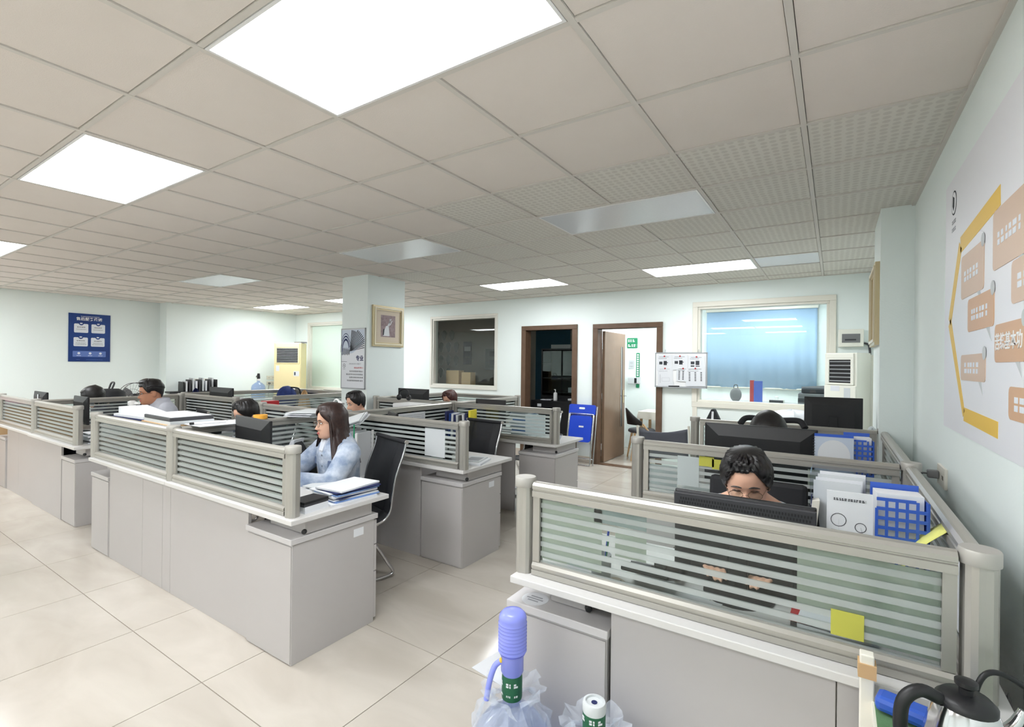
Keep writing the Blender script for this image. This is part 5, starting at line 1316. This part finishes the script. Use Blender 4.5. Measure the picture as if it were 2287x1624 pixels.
# ------------------------------------------------------------------ tea stand at the lower right
t = thing('tea_stand', 'small stand with a green mat in the lower right corner', 'stand', (.255, 1.33, 0))
B(-.17, .18, -.30, .19, .687, .722).obj('shelf', 'cream', t); B(-.165, .175, -.295, .185, .722, .728).obj('green_mat', 'green_mat', t)
for x, y in ((-.195, .19), (.17, .17), (-.195, -.29), (.17, -.29)):
    B(x, x + .03, y, y + .03, 0, .832 if (x < 0 and y > 0) else .687).obj('upright', 'cream', t, bevel=.003)
B(-.199, -.161, .186, .224, .775, .81).obj('tape_wrap', 'cardboard', t)
B(-.17, .19, -.30, .19, .12, .15).obj('lower_shelf', 'cream', t)
o = MB().cbox((0, 0, .022), .13, .055, .036).obj('blue_case', 'blue_rack', None, bevel=.012, loc=(.155, 1.475, .7285), rot=(0, 0, -.25)); tag(o, 'long blue plastic case lying on the green mat', 'case')
t = thing('kettle', 'steel kettle with black lid and handle at the lower right corner', 'kettle', (.232, 1.36, .7290), .4)
MB().lathe([(.068, 0), (.072, .006), (.072, .03), (.069, .06), (.056, .115), (.048, .135)], 30).obj('kettle_body', 'chrome', t, smooth=True)
MB().lathe([(.050, .133), (.050, .142), (.040, .152), (.012, .156), (.012, .168), (.019, .174), (.019, .182), (.006, .186)], 26).obj('lid', 'black', t, smooth=True)
MB().tube(bez([(-.048, 0, .14), (-.085, .0, .152), (-.115, 0, .125), (-.118, 0, .06), (-.10, 0, .03)]), [.013] * 25, 10).obj('handle', 'black', t, smooth=True)
MB().tube(bez([(.058, 0, .075), (.085, 0, .105), (.10, 0, .135)]), [.014, .013, .0125, .012, .0115, .011, .0105, .010, .0095, .009, .0085, .008, .008][:13], 10).obj('spout', 'chrome', t, smooth=True)
MB().lathe([(.08, -.0005), (.08, .004)], 26).obj('power_base', 'black', t)
o = MB().tube(bez([(.30, 1.47, .735), (.272, 1.50, .80), (.285, 1.51, .86), (.32, 1.53, .868), (.375, 1.56, .83), (.425, 1.60, .77), (.443, 1.66, .6), (.443, 1.9, .3)]), .006, 8).obj('black_cable', 'black', None, smooth=True); tag(o, 'black cable looping over the desk edge to the right wall', 'cable')
def film_heap(loc, r, label, seed):
    o = cloth_heap('plastic_bag', loc, r, 'bag_film', label, 'bag', seed); return o
film_heap((.41, 1.90, .0), (.022, .2, .60), 'crumpled clear plastic bag between the corner post and the right wall', 9)

# ------------------------------------------------------------------ papers taped behind screen glass
def sheet(x, y, w, z0, z1, m, label, group='papers behind the screen glass', ry=0):
    o = B(-w / 2, w / 2, 0, .0012, z0, z1).obj('taped_sheet', 'thin_' + m, None, loc=(x, y, 0)); tag(o, label, 'paper', group); return o
e = .0055
sheet(-2.62, YBd - .0046, .21, .815, 1.035, 'paper', 'white sheet taped in the second row screen')
sheet(-2.58, YC + e, .24, .815, 1.03, 'paper', 'white sheet taped in the third row screen')
sheet(-.81, RYs[0] + e, .25, .812, 1.035, 'paper_cream', 'pale sheet at the left end of the nearest screen')
sheet(-.62, RYs[0] + e, .19, .99, 1.04, 'paper_grey', 'grey strip of paper at the top of the nearest screen')
sheet(-.58, RYs[0] + e, .11, .885, .965, 'paper_cream', 'small cream note behind the nearest screen')
sheet(.02, RYs[0] + e, .21, .862, 1.04, 'paper_cream', 'left one of the two large pale sheets at the right of the nearest screen')
sheet(.165, RYs[0] + e + .002, .19, .81, 1.035, 'paper_cream', 'right one of the two large pale sheets behind the nearest screen')
sheet(.035, RYs[0] - .0046, .075, .815, .885, 'yellow_note', 'yellow sticky note behind the nearest screen')
sheet(-.86, RYs[1] + e, .19, .815, .96, 'paper', 'white sheet at the left end of the middle right screen')
sheet(-.70, RYs[1] - e - .0015, .12, .86, 1.03, 'paper_grey', 'sheet with small drawings on the middle right screen')
sheet(-.60, RYs[1] - e - .003, .08, .985, 1.04, 'yellow_note', 'yellow note on the middle right screen, left one', 'yellow notes')
sheet(-.53, RYs[1] - e - .003, .08, .975, 1.03, 'yellow_note', 'yellow note on the middle right screen, right one', 'yellow notes')
sheet(.0, RYs[1] + e, .22, .94, 1.03, 'paper_cream', 'pale strip behind the middle right screen')
sheet(-4.44, YA + e, .30, .81, 1.03, 'paper_cream', 'cream sheet behind the front left screen')
sheet(-4.22, YA + e + .003, .10, .80, .99, 'paper_cream', 'small cream sheet behind the front left screen')
sheet(-2.44, YA + e, .06, .86, 1.02, 'paper_cream', 'narrow cream note at the right end of the front screen')
sheet(-2.52, YA + e, .05, .96, 1.03, 'yellow_note', 'yellow note at the top of the front screen')
sheet(-6.75, LY + e, .30, .81, 1.03, 'paper_cream', 'pale sheet behind the left block screen')
sheet(-6.25, LY + e, .24, .82, 1.0, 'paper', 'white sheet behind the left block screen near its post')
sheet(-8.0, LY + e, .40, .82, 1.02, 'paper_cream', 'pale sheet behind the leftmost screen')
tb = B(-.0008, .0008, -.12, .12, 0, .2).obj('table_sheet', 'paper', None, loc=(XM + .0075, 2.0, .80)); tag(tb, 'printed table sheet hanging on the side screen beside the monitor', 'paper')
rows(tb, frame_M((.0008, 0, 0), (0, 1, 0), (0, 0, 1)), [x for k in range(10) for x in word(-.10, .10, .02 + k * .018, .009, k)], 'ink_light')

# ------------------------------------------------------------------ desk things
def stack(loc, n, w, d, label, cols, seed, th=.006, rz=0, group='paper stacks', spread=.02):
    rn = random.Random(seed); t = thing('paper_stack', label, 'papers', loc, rz, group); z = .0005
    for k in range(n):
        h = th * rn.uniform(.5, 1.4)
        o = B(-w / 2, w / 2, -d / 2, d / 2, 0, h).obj('folder', cols[k % len(cols)], t, loc=(rn.uniform(-spread, spread), rn.uniform(-spread, spread), z), rot=(0, 0, rn.uniform(-.12, .12))); z += h + .0006
    return t
mat('folder_blue', srgb(120, 152, 208), .5)
stack((-2.42, 1.90, ZD), 10, .21, .30, 'untidy stack of papers and blue folders on the front desk corner', ['paper', 'folder_blue', 'paper', 'navy', 'paper'], 2, .007)
stack((-2.66, 1.98, ZD), 6, .24, .20, 'loose white papers under the denim sleeve', ['paper', 'paper_grey'], 8, .004)
t = thing('notebooks', 'dark notebooks stacked on white blocks beside the front post', 'notebooks', (-2.38, 1.63, ZD), .1); B(-.06, .06, -.075, .08, 0, .012).obj('book', 'paper', t); B(-.058, .06, -.075, .078, .0125, .034).obj('book', 'paper', t); B(-.06, .058, -.08, .08, .0345, .046).obj('book', 'dark_grey', t); B(-.06, .06, -.08, .08, .0465, .06).obj('book', 'black', t, bevel=.002)
cloth_heap('tissue', (-2.42, 1.98, .6455), (.055, .04, .032), 'paper', 'crumpled white tissue on the front cabinet', 'tissue', 2)
o = B(-.09, .09, -.03, .03, 0, .001).obj('slip_of_paper', 'paper_grey', None, loc=(-2.45, 1.74, .6455), rot=(0, 0, .7)); tag(o, 'thin slip of paper on the front cabinet top', 'paper')
def phone(loc, rz, label):
    t = thing('telephone', label, 'telephone', loc, rz, 'desk telephones'); M_ = Matrix.Rotation(.35, 3, 'X')
    MB().cbox((0, 0, .052), .17, .19, .03, M_).obj('base', 'black', t, bevel=.006); MB().cbox((-.055, -.0, .082), .045, .19, .03, M_).obj('handset', 'black', t, bevel=.01); MB().cbox((.035, -.02, .063), .075, .08, .006, M_).obj('keypad', 'mid_grey', t)
    return t
def cup(loc, m, label, pens=()):
    t = thing('pen_cup', label, 'pen cup', loc, 0, 'pen cups'); MB().lathe([(.036, 0), (.038, .09), (.035, .09), (.033, .006)], 18).obj('cup', m, t, smooth=True)
    for k, c_ in enumerate(pens): MB().tube([(.01 * math.cos(k * 2.1), .01 * math.sin(k * 2.1), .01), (.028 * math.cos(k * 2.1), .028 * math.sin(k * 2.1), .15 + .01 * k)], .004, 6).obj('pen', c_, t)
    return t
def keyboard(loc, rz, label):
    t = thing('keyboard', label, 'keyboard', loc, rz, 'keyboards'); B(-.21, .21, -.065, .065, 0, .014).obj('base', 'black', t, bevel=.003)
    k_ = MB()
    for r_ in range(5):
        for c_ in range(15): k_.box(-.198 + c_ * .0265, -.175 + c_ * .0265, -.056 + r_ * .0225, -.037 + r_ * .0225, .014, .019)
    q = k_.obj('keys', 'dark_grey', t); q['kind'] = 'stuff'
    return t
phone((-2.95, 1.63, ZD), PI, 'black telephone behind the front screen'); keyboard((-3.05, 1.97, ZD), 0, 'black keyboard before the woman in denim')
cup((-2.78, 1.62, ZD), 'red', 'dark red pen cup behind the front screen', ['black', 'yellow']); cup((-2.63, 1.60, ZD), 'paper_cream', 'cream pen cup behind the front screen', ['blue_plastic'])
t = thing('tape_roll', 'clear roll of tape behind the front screen', 'tape', (-3.2, 1.61, ZD)); MB().lathe([(.045, 0), (.045, .02), (.03, .02), (.03, 0)], 22, cap0=False, cap1=False).obj('roll', 'clear_plastic', t, smooth=True); MB().lathe([(.03, .0), (.03, .02)], 20, cap0=False, cap1=False).obj('core', 'paper', t, smooth=True)
# papers lying across the front left screens
t = thing('open_folder', 'open white ring folder lying over the front left screen', 'folder', (-4.55, 1.66, 1.091), .06)
B(-.25, .25, -.13, .16, 0, .012).obj('cover', 'navy', t); B(-.24, .24, -.12, .15, .0125, .03).obj('sheets', 'paper', t); MB().prism([(-.24, 0), (.1, 0), (.1, .006), (-.24, .05)], -.10, .10, frame_M((-.02, .02, .031), (1, 0, 0), (0, 0, 1))).obj('raised_sheets', 'paper', t)
t = thing('folder_pile', 'pile of dark edged folders on the front left screen rail', 'folders', (-4.02, 1.66, 1.091), -.03)
B(-.24, .24, -.14, .15, 0, .012).obj('folder', 'cardboard', t); B(-.22, .24, -.13, .15, .0125, .035).obj('folder', 'paper_grey', t); B(-.22, .23, -.13, .15, .0355, .06).obj('folder', 'dark_grey', t, bevel=.004); B(-.23, .22, -.12, .14, .0605, .064).obj('sheet', 'paper', t)
sh = thing('shelf_rack', 'grey wire shelf behind the front left screen carrying the folders', 'shelf', (-4.27, 1.66, ZD))
for x in (-.45, .45):
    for y in (-.09, .13): B(x - .01, x + .01, y - .01, y + .01, 0, .33).obj('leg', 'mid_grey', sh)
B(-.48, .48, -.11, .16, .33, .34).obj('board', 'paper_grey', sh)
t = thing('white_slab', 'white sheet and pen lying on the side screen rail', 'paper', (XM + .01, 1.98, 1.1035), .0); B(-.10, .14, -.38, .05, .0, .004).obj('sheet', 'paper', t); MB().tube([(.0, -.36, .013), (.03, -.16, .013)], .008, 8).obj('marker', 'white', t); MB().tube([(-.004, -.385, .013), (.0, -.36, .013)], .0082, 8).obj('marker_cap', 'black', t)
t = thing('tape_roll', 'orange tape roll on the side screen', 'tape', (XM - .03, 2.11, 1.104)); MB().lathe([(.05, 0), (.05, .03), (.035, .03), (.035, 0)], 22, cap0=False, cap1=False).obj('roll', 'orange_tape', t, smooth=True) if 'orange_tape' in MATS else None
mat('orange_tape', srgb(244, 176, 64), .5)
MB().lathe([(.05, 0), (.05, .03), (.035, .03), (.035, 0)], 22, cap0=False, cap1=False).obj('roll', 'orange_tape', t, smooth=True)
stack((-3.62, 2.48, 1.104), 8, .22, .34, 'sheaf of papers heaped on the side screen behind the monitor', ['paper', 'paper_grey', 'paper'], 21, .005, .5)
t = thing('desk_lamp', 'white bent desk lamp neck behind the paper sheaf', 'lamp', (-4.05, 3.02, ZD)); MB().lathe([(.07, 0), (.07, .012), (.02, .02)], 20).obj('base', 'white', t, smooth=True); MB().tube(bez([(0, 0, .02), (0, 0, .30), (.01, 0, .40), (.05, 0, .44), (.10, 0, .42)]), .009, 8).obj('neck', 'white', t, smooth=True); MB().tube([(.09, 0, .425), (.13, 0, .39)], [.012, .03], 12).obj('lamp_head', 'white', t, smooth=True)
t = thing('hand_bag', 'black and white hand bag behind the front post', 'bag', (-3.49, 2.30, .441), .4)
MB().prism([(-.16, 0), (.16, 0), (.12, .30), (-.02, .50), (-.12, .30)], -.06, .06, frame_M((0, 0, 0), (1, 0, 0), (0, 0, 1))).obj('bag_body', 'black_soft', t, bevel=.02); MB().prism([(-.165, .05), (-.125, .03), (0, .505), (-.03, .50), (-.13, .30)], -.064, .064, frame_M((0, 0, 0), (1, 0, 0), (0, 0, 1))).obj('white_edge', 'paper', t)
t = thing('bag_stool', 'low stool under the hand bag', 'stool', (-3.49, 2.30, 0)); B(-.15, .15, -.13, .13, .40, .44).obj('seat', 'mid_grey', t)
for sx in (-1, 1):
    for sy in (-1, 1): B(sx * .12 - .012, sx * .12 + .012, sy * .1 - .012, sy * .1 + .012, 0, .40).obj('leg', 'mid_grey', t)
# white file rack behind the woman
t = thing('file_rack', 'tall white file rack stuffed with papers behind the woman in denim', 'file rack', (-3.38, 2.68, 0), .25)
B(-.17, .17, -.12, .12, 0, .03).obj('base', 'white', t); B(-.17, .17, -.12, .12, .60, .615).obj('shelf', 'white', t)
for x in (-.165, .15):
    for y in (-.115, .1): B(x, x + .015, y, y + .015, .03, .98).obj('upright', 'white', t)
B(.135, .145, -.122, -.118, .62, 1.05).obj('green_strap', 'green', t)
for k in range(12):
    o = B(-.0095, .0095, -.105, .105, 0, .33 + .05 * ((k * 7) % 5) / 4).obj('upright_file', ['paper', 'paper_grey', 'paper_cream', 'paper'][k % 4], None, loc=(-3.38 + (-.135 + k * .0245) * math.cos(.25), 2.68 + (-.135 + k * .0245) * math.sin(.25), .6155), rot=(0, 0, .25)); tag(o, 'white upright file in the rack behind the woman in denim', 'file', 'files in the white rack')
stack((-3.35, 2.70, 1.04), 4, .20, .22, 'slanted papers on top of the white file rack', ['paper', 'paper_grey'], 12, .012, .6, spread=.03).rotation_euler = (.25, -.3, .5)
t = thing('headset', 'black headset lying beside the white tray, below the column', 'headset', (-4.25, 4.15, 1.118)); MB().tube(bez([(-.08, 0, 0.02), (-.07, 0, .09), (0, 0, .12), (.07, 0, .09), (.08, 0, .02)]), .009, 8).obj('band', 'black', t, smooth=True)
for sx in (-1, 1): MB().ell((sx * .08, 0, .02), .025, .035, .035).obj('ear_cup', 'black', t, smooth=True)
t = thing('white_tray', 'white flat tray on papers below the column', 'tray', (-4.08, 4.12, ZD)); B(-.16, .16, -.12, .12, 0, .28).obj('paper_pile', 'paper_grey', t); B(-.19, .19, -.13, .13, .281, .33).obj('tray', 'white', t, bevel=.01)
# second row: books in the corner of the crossing
for k, (m, h, tl) in enumerate([('navy', .27, 0), ('poster_blue', .25, .06), ('paper', .25, .03), ('navy', .24, .0), ('paper_grey', .24, -.05), ('dark_grey', .24, -.05), ('paper', .25, -.05), ('navy', .27, -.05), ('yellow_bright', .30, -.03)]):
    if m == 'yellow_bright' and m not in MATS: mat(m, srgb(240, 222, 60), .5)
    o = B(-.012, .012, -.085, .085, 0, h).obj('upright_book', m, None, loc=(-3.58 + k * .042, 4.19, ZD), rot=(0, tl, .25)); tag(o, ['navy book with white lettering, first of the row before the crossing post', 'blue book, second of the row before the crossing post', 'white booklet standing third before the crossing post', 'navy folder standing fourth before the crossing post', 'grey folder standing fifth before the crossing post', 'dark folder leaning sixth before the crossing post', 'white folder leaning seventh before the crossing post', 'navy book leaning beside the yellow folder', 'bright yellow folder at the end of the book row'][k], 'book', 'books before the crossing post')
bs = thing('book_shelf_box', 'grey desk shelf under the book row before the crossing post', 'shelf', (-3.38, 4.19, 0)); B(-.28, .34, -.09, .09, .72, .749).obj('shelf', 'desk_top', bs); B(-.28, -.26, -.09, .09, 0, .72).obj('side', 'desk', bs); B(.32, .34, -.09, .09, 0, .72).obj('side', 'desk', bs)
tb = B(-.0008, .0008, -.2, .2, 0, .2).obj('table_sheet', 'paper', None, loc=(XM + .0075, 3.7, .83)); tag(tb, 'printed list hanging on the side screen before the book row', 'paper')
rows(tb, frame_M((.0008, 0, 0), (0, 1, 0), (0, 0, 1)), [x for k in range(9) for x in word(-.18, .18, .02 + k * .019, .009, k + 30)], 'ink_light')
t = thing('booklets', 'two booklets at the corner of the second row desk', 'booklets', (-2.44, 3.17, ZD), .3); B(-.10, .10, -.13, .13, 0, .014).obj('booklet', 'paper', t); B(-.09, .07, -.07, .14, .0145, .02).obj('booklet', 'paper_grey', t); B(-.06, .05, -.04, .1, .0201, .0206).obj('cover_picture', 'ink_light', t)
cup((-2.62, 3.05, ZD), 'black', 'black pen cup behind the second row screen', ['paper', 'black']); keyboard((-3.0, 3.35, ZD), 0, 'keyboard on the second row desk'); keyboard((-3.2, 4.84, ZD), 0, 'keyboard on the third row desk')
monitor(-3.02, 3.14, .44, .24, 1.03, 0, 'low black monitor behind the second row screen')
stack((-2.88, 4.66, ZD), 14, .22, .24, 'white papers right of the third row monitor', ['paper', 'paper_grey', 'folder_blue'], 5, .022)
t = thing('glass_bowl', 'small glass bowl with blue bits on the third row desk', 'bowl', (-2.44, 4.56, ZD)); MB().lathe([(.04, 0), (.055, .02), (.075, .06), (.08, .065), (.07, .06), (.05, .02)], 20).obj('bowl', 'clear_plastic', t, smooth=True); MB().ell((0, 0, .045), .045, .045, .018).obj('bits', 'folder_blue', t, smooth=True)
# left block
stack((-5.97, 1.83, ZD), 12, .22, .30, 'paper stack beside the left block post', ['paper', 'paper_grey', 'dark_grey', 'paper'], 6, .008); 
t = thing('white_tube', 'pale standing tube lamp beside the left block papers', 'lamp', (-5.98, 2.06, ZD)); MB().lathe([(.04, 0), (.04, .01), (.028, .015), (.028, .33), (.036, .345), (.036, .37), (.02, .38)], 16).obj('tube', 'white', t, smooth=True); MB().tube([(.0, 0, .35), (.09, .03, .355)], .012, 8).obj('arm', 'white', t)
cup((-6.30, 1.72, ZD), 'white', 'white pen cup behind the left block screen', ['black', 'blue_plastic']); keyboard((-6.45, 2.05, ZD), 0, 'keyboard of the man in grey')
t = thing('small_plant', 'small brown figure on the cabinet at the left edge', 'ornament', (-8.38, 1.72, .601)); MB().lathe([(.05, 0), (.05, .01), (.02, .02), (.025, .07), (.03, .1), (.01, .12)], 14).obj('figure', 'wood_frame', t, smooth=True); B(-.06, .06, -.06, .06, .0, .012).obj('plate', 'black', t)
t = thing('figurine', 'grey curved figurine beside the slanted monitor', 'ornament', (-6.28, 3.28, ZD)); MB().tube(bez([(0, 0, .05), (.05, 0, .10), (.08, 0, .18), (.07, 0, .28), (.05, 0, .33)]), [.045] + [.035] * 23 + [.02], 10).obj('figure', 'paper_grey', t, smooth=True); MB().lathe([(.06, 0), (.06, .015)], 14).obj('plinth', 'wood_frame', t)
# right block
def holed_rack(loc, rz, label, w=.13, h=.24):
    """perforated plastic file holder: front wall with rows of holes left open between bars"""
    t = thing('file_holder', label, 'file holder', loc, rz, 'blue file holders'); nx, nz = 5, 8
    f_ = MB()
    for i in range(nx + 1): x = -w / 2 + i * w / nx; f_.box(x - .004, x + .004, -.06, -.057, 0, h - (.03 if i == 0 else 0))
    for j in range(nz + 1): z = j * h / nz; f_.box(-w / 2, w / 2 - (.03 if j == nz else 0), -.0605, -.0565, max(z - .005, 0), z + .005)
    f_.obj('front_grid', 'blue_rack', t); B(-w / 2, w / 2, .057, .06, 0, h + .03).obj('back_wall', 'blue_rack', t); B(-w / 2, w / 2, -.06, .06, 0, .004).obj('floor_plate', 'blue_rack', t); B(w / 2, w / 2 + .003, -.06, .06, 0, h).obj('side_wall', 'blue_rack', t); B(-w / 2 + .006, w / 2 - .004, -.03, .05, .004, h + .012).obj('papers', 'paper', t)
    return t
holed_rack((.175, 2.02, .895), .1, 'blue perforated file holder on the nearest right desk'); holed_rack((.11, 3.28, .95), .1, 'blue perforated file holder on the middle right desk', .12, .21)
for (x, y, z, l) in ((.11, 2.06, .145, 'riser under the file holder on the nearest right desk'), (.07, 3.33, .2, 'riser under the file holder on the middle right desk')):
    o = B(-.10, .15, -.13, .11, 0, z - .001).obj('desk_riser', 'desk_top', None, loc=(x, y, ZD)); tag(o, l, 'riser'); B(-.09, .14, -.132, -.13, .01, z - .012).obj('drawer', 'desk', o)
def drawing(loc, rz, w, h, label):
    t = thing('drawing_sheet', label, 'paper', loc, rz, 'drawing sheets'); B(-w / 2, w / 2, 0, .012, 0, h).obj('sheets', 'paper', t); Q = frame_M((0, -.0002, 0), (1, 0, 0), (0, 0, 1)); b_ = MB()
    rows(t, Q, word(-w * .35, w * .35, h * .9, .008, 3), 'ink')
    for cx_, cz, r_ in ((-.03, h * .62, .022), (.03, h * .55, .016), (.0, h * .22, .026), (-.02, h * .40, .012)):
        for k in range(16):
            a, b2 = 2 * PI * k / 16, 2 * PI * (k + 1) / 16
            b_.prism([(cx_ + r_ * math.cos(a), cz + r_ * math.sin(a)), (cx_ + r_ * math.cos(b2), cz + r_ * math.sin(b2)), (cx_ + (r_ - .002) * math.cos(b2), cz + (r_ - .002) * math.sin(b2)), (cx_ + (r_ - .002) * math.cos(a), cz + (r_ - .002) * math.sin(a))], 0, .0006, Q)
    for x0, z0, x1, z1 in ((-.05, h * .48, .05, h * .46), (-.03, h * .62, -.028, h * .4), (.03, h * .55, .045, h * .35), (-.04, h * .28, .04, h * .33)): b_.prism([(x0, z0), (x1, z1), (x1, z1 + .0015), (x0, z0 + .0015)], 0, .0006, Q)
    b_.obj('line_drawing', 'ink', t); return t
drawing((.045, 1.955, .897), .06, .125, .245, 'white sheets with line drawings of machines beside the blue holder')
t = thing('clear_file_box', 'clear acrylic file box with white folders on the nearest right desk', 'file box', (.02, 2.10, .897)); B(-.09, -.087, -.06, .07, 0, .28).obj('side', 'clear_plastic', t); B(-.087, .08, .066, .069, 0, .29).obj('back', 'clear_plastic', t); B(-.087, .08, -.06, .066, 0, .003).obj('bottom', 'clear_plastic', t)
for k in range(4): B(-.08 + k * .006, .06 + k * .005, -.02 + k * .02, -.016 + k * .02, .004, .25 + .008 * k).obj('folder', 'paper' if k % 2 else 'paper_grey', t)
B(-.0855, -.083, -.055, -.03, .05, .11).obj('blue_label', 'navy', t); B(-.0855, -.083, -.055, -.03, .15, .2).obj('blue_label', 'navy', t)
t = thing('curled_note', 'curled yellow and white note on the side screen', 'note', (RX1 - .02, 1.95, .93)); c_ = MB(); rg = []
for k in range(9):
    u = k / 8; rg.append([(-.10 * math.sin(u * 1.6), -.06 + .01 * u, .15 - .15 * u), (-.10 * math.sin(u * 1.6), .04 + .01 * u, .15 - .15 * u)])
o = c_.ring_loft(rg, False, False, closed=False).obj('sheet', 'yellow_note', t, smooth=True); o.modifiers.new('s', 'SOLIDIFY').thickness = .001
for k, (y, z) in enumerate(((1.86, .82), (1.76, .80))):
    o = B(-.0015, 0, -.035, .035, 0, .2 - .03 * k).obj('side_note', 'paper', None, loc=(RX1 - .0045, y, z)); tag(o, ['white note strip on the right side screen', 'printed note on the right side screen nearest the corner post'][k], 'note')
o = B(-.0015, 0, -.02, .02, 0, .06).obj('side_note', 'yellow_note', None, loc=(RX1 - .0065, 1.76, .93)); tag(o, 'small yellow tab on the right side screen', 'note')
t = thing('cloth_bag', 'black and cream cloth bag beside the grille monitor', 'bag', (-.085, 2.07, ZD), .1); MB().prism([(-.045, 0), (.045, 0), (.045, .22), (.035, .33), (-.01, .27), (-.04, .2)], -.035, .035, frame_M((0, 0, 0), (1, 0, 0), (0, 0, 1))).obj('bag_body', 'black_soft', t, bevel=.015); MB().prism([(.0, .1), (.02, .1), (.042, .335), (.02, .33)], -.001, .042, frame_M((0, 0, 0), (1, 0, 0), (0, 0, 1))).obj('cream_stripe', 'cream', t)
MB().prism([(-.042, .2), (-.03, .2), (.01, .27), (.0, .28)], -.001, .042, frame_M((0, 0, 0), (1, 0, 0), (0, 0, 1))).obj('cream_stripe', 'cream', t)
cup((-.73, 1.74, ZD), 'paper_grey', 'grey pen cup with a teal pen behind the nearest screen', ['green', 'black', 'black', 'blue_plastic']); phone((-.55, 1.78, ZD), PI, 'black telephone behind the nearest screen')
keyboard((-.28, 2.10, ZD), 0, 'keyboard before the woman with glasses'); stack((.0, 1.80, ZD), 5, .2, .12, 'papers behind the yellow note on the nearest right desk', ['paper', 'dark_grey', 'paper', 'red'], 14, .005); stack((-.40, 1.71, ZD), 3, .15, .1, 'small papers before the grille monitor', ['paper', 'paper_grey'], 15, .003)
t = thing('mouse', 'small tan computer mouse behind the nearest screen', 'mouse', (-.64, 1.69, ZD), .9); MB().ell((0, 0, .012), .028, .05, .02).obj('shell', 'mount', t, smooth=True); B(-.002, .002, -.04, -.01, .03, .033).obj('wheel', 'black', t)
t = thing('spiral_notebook', 'spiral bound booklet with a pale arc cover on the middle right desk', 'notebook', (.0, 3.20, .951), .08); B(-.09, .09, 0, .01, 0, .22).obj('cover', 'poster_sky', t); MB().prism(circ(.0, .12, .085, 24, .075), 0, .0008, frame_M((0, -.0002, 0), (1, 0, 0), (0, 0, 1))).obj('pale_disc', 'paper', t); B(-.09, .09, .0102, .016, .17, .235).obj('blue_band', 'blue_rack', t)
for k in range(14): MB().tube([(-.098, -.004, .012 + k * .0155), (-.088, -.006, .012 + k * .0155), (-.086, .005, .012 + k * .0155), (-.096, .014, .012 + k * .0155)], .0013, 5).obj('ring', 'dark_grey', t)
o = B(-.75 + .0, -.45, -.02, .03, 0, .02).obj('red_ruler', 'red', None, loc=(-.2, 2.99, ZD)); tag(o, 'red strip lying at the foot of the middle right screen', 'ruler')
stack((-.7, 3.25, ZD), 4, .22, .16, 'papers on the middle right desk', ['paper', 'paper_grey'], 25, .006)
# things under the blue blind window
t = thing('low_cabinet', 'pale low cabinet with blue notice below the large window', 'cabinet', (-.40, 6.55, 0)); B(-.26, .28, -.25, .3, 0, .93).obj('body', 'ac_white', t, bevel=.004); B(-.28, .30, -.27, .32, .93, .955).obj('top', 'desk_top', t); B(.04, .2, -.252, -.25, .62, .86).obj('notice', 'paper', t); B(.04, .2, -.2535, -.252, .82, .86).obj('notice_band', 'blue_rack', t); B(.05, .12, -.2535, -.252, .70, .78).obj('notice_print', 'ink_light', t)
cloth_heap('white_sacks', (-.40, 6.50, .956), (.24, .2, .10), 'paper', 'crumpled white plastic bags on the low cabinet below the window', 'bag', 6)
t = thing('striped_bag', 'black and white pointed bag standing below the window, left part', 'bag', (-1.30, 6.72, 0)); MB().prism([(-.10, .0), (.10, .0), (.085, .86), (.02, 1.0), (-.02, 1.0), (-.085, .86)], -.05, .05, frame_M((0, 0, 0), (1, 0, 0), (0, 0, 1))).obj('bag_body', 'black_soft', t, bevel=.012); MB().prism([(-.045, .3), (.0, .3), (.012, .97), (-.012, .97)], .0505, .053, frame_M((0, 0, 0), (1, 0, 0), (0, 0, 1))).obj('white_stripe', 'paper', t)
o = MB().tube(bez([(-1.15, 6.7, .83), (-1.0, 6.7, .85), (-.9, 6.7, .84)]), .02, 8).obj('umbrella_handle', 'black', None, smooth=True) if False else None
t = thing('cable_bundle', 'grey cable bundle behind the tilted monitor', 'cable', (.24, 4.60, .76)); MB().tube(bez([(0, 0, 0), (-.02, .05, .25), (.0, .1, .33), (.04, .1, .28)]), .012, 8).obj('cable', 'paper_grey', t, smooth=True); MB().tube(bez([(.02, 0, 0), (.01, -.08, .30), (.03, -.15, .33)]), .009, 8).obj('cable', 'paper_grey', t, smooth=True)
# red-haired person's desk
stack((-3.90, 4.62, ZD), 10, .2, .24, 'books and papers beside the red-haired head', ['navy', 'paper', 'paper_grey'], 31, .03)

# dark things behind the front left screen
t = thing('computer_tower', 'black computer tower behind the front left screen, next to the middle post', 'computer', (-3.90, 1.72, ZD)); B(-.12, .08, -.14, .16, 0, .315).obj('case', 'black', t, bevel=.004); B(-.09, .07, .16, .163, .02, .29).obj('front_grille', 'dark_grey', t)
t = thing('blue_carton', 'navy carton behind the left end of the front screen', 'carton', (-4.86, 1.70, ZD)); B(-.09, .09, -.12, .14, 0, .30).obj('carton', 'navy', t); B(-.09, .09, -.121, -.12, .14, .16).obj('tape', 'folder_blue', t)
o = B(-.14, .14, -.004, .004, 0, .15).obj('striped_card', 'folder_blue', None, loc=(-4.52, 1.535, .80)); tag(o, 'blue striped card behind the cream sheet of the front left screen', 'card')
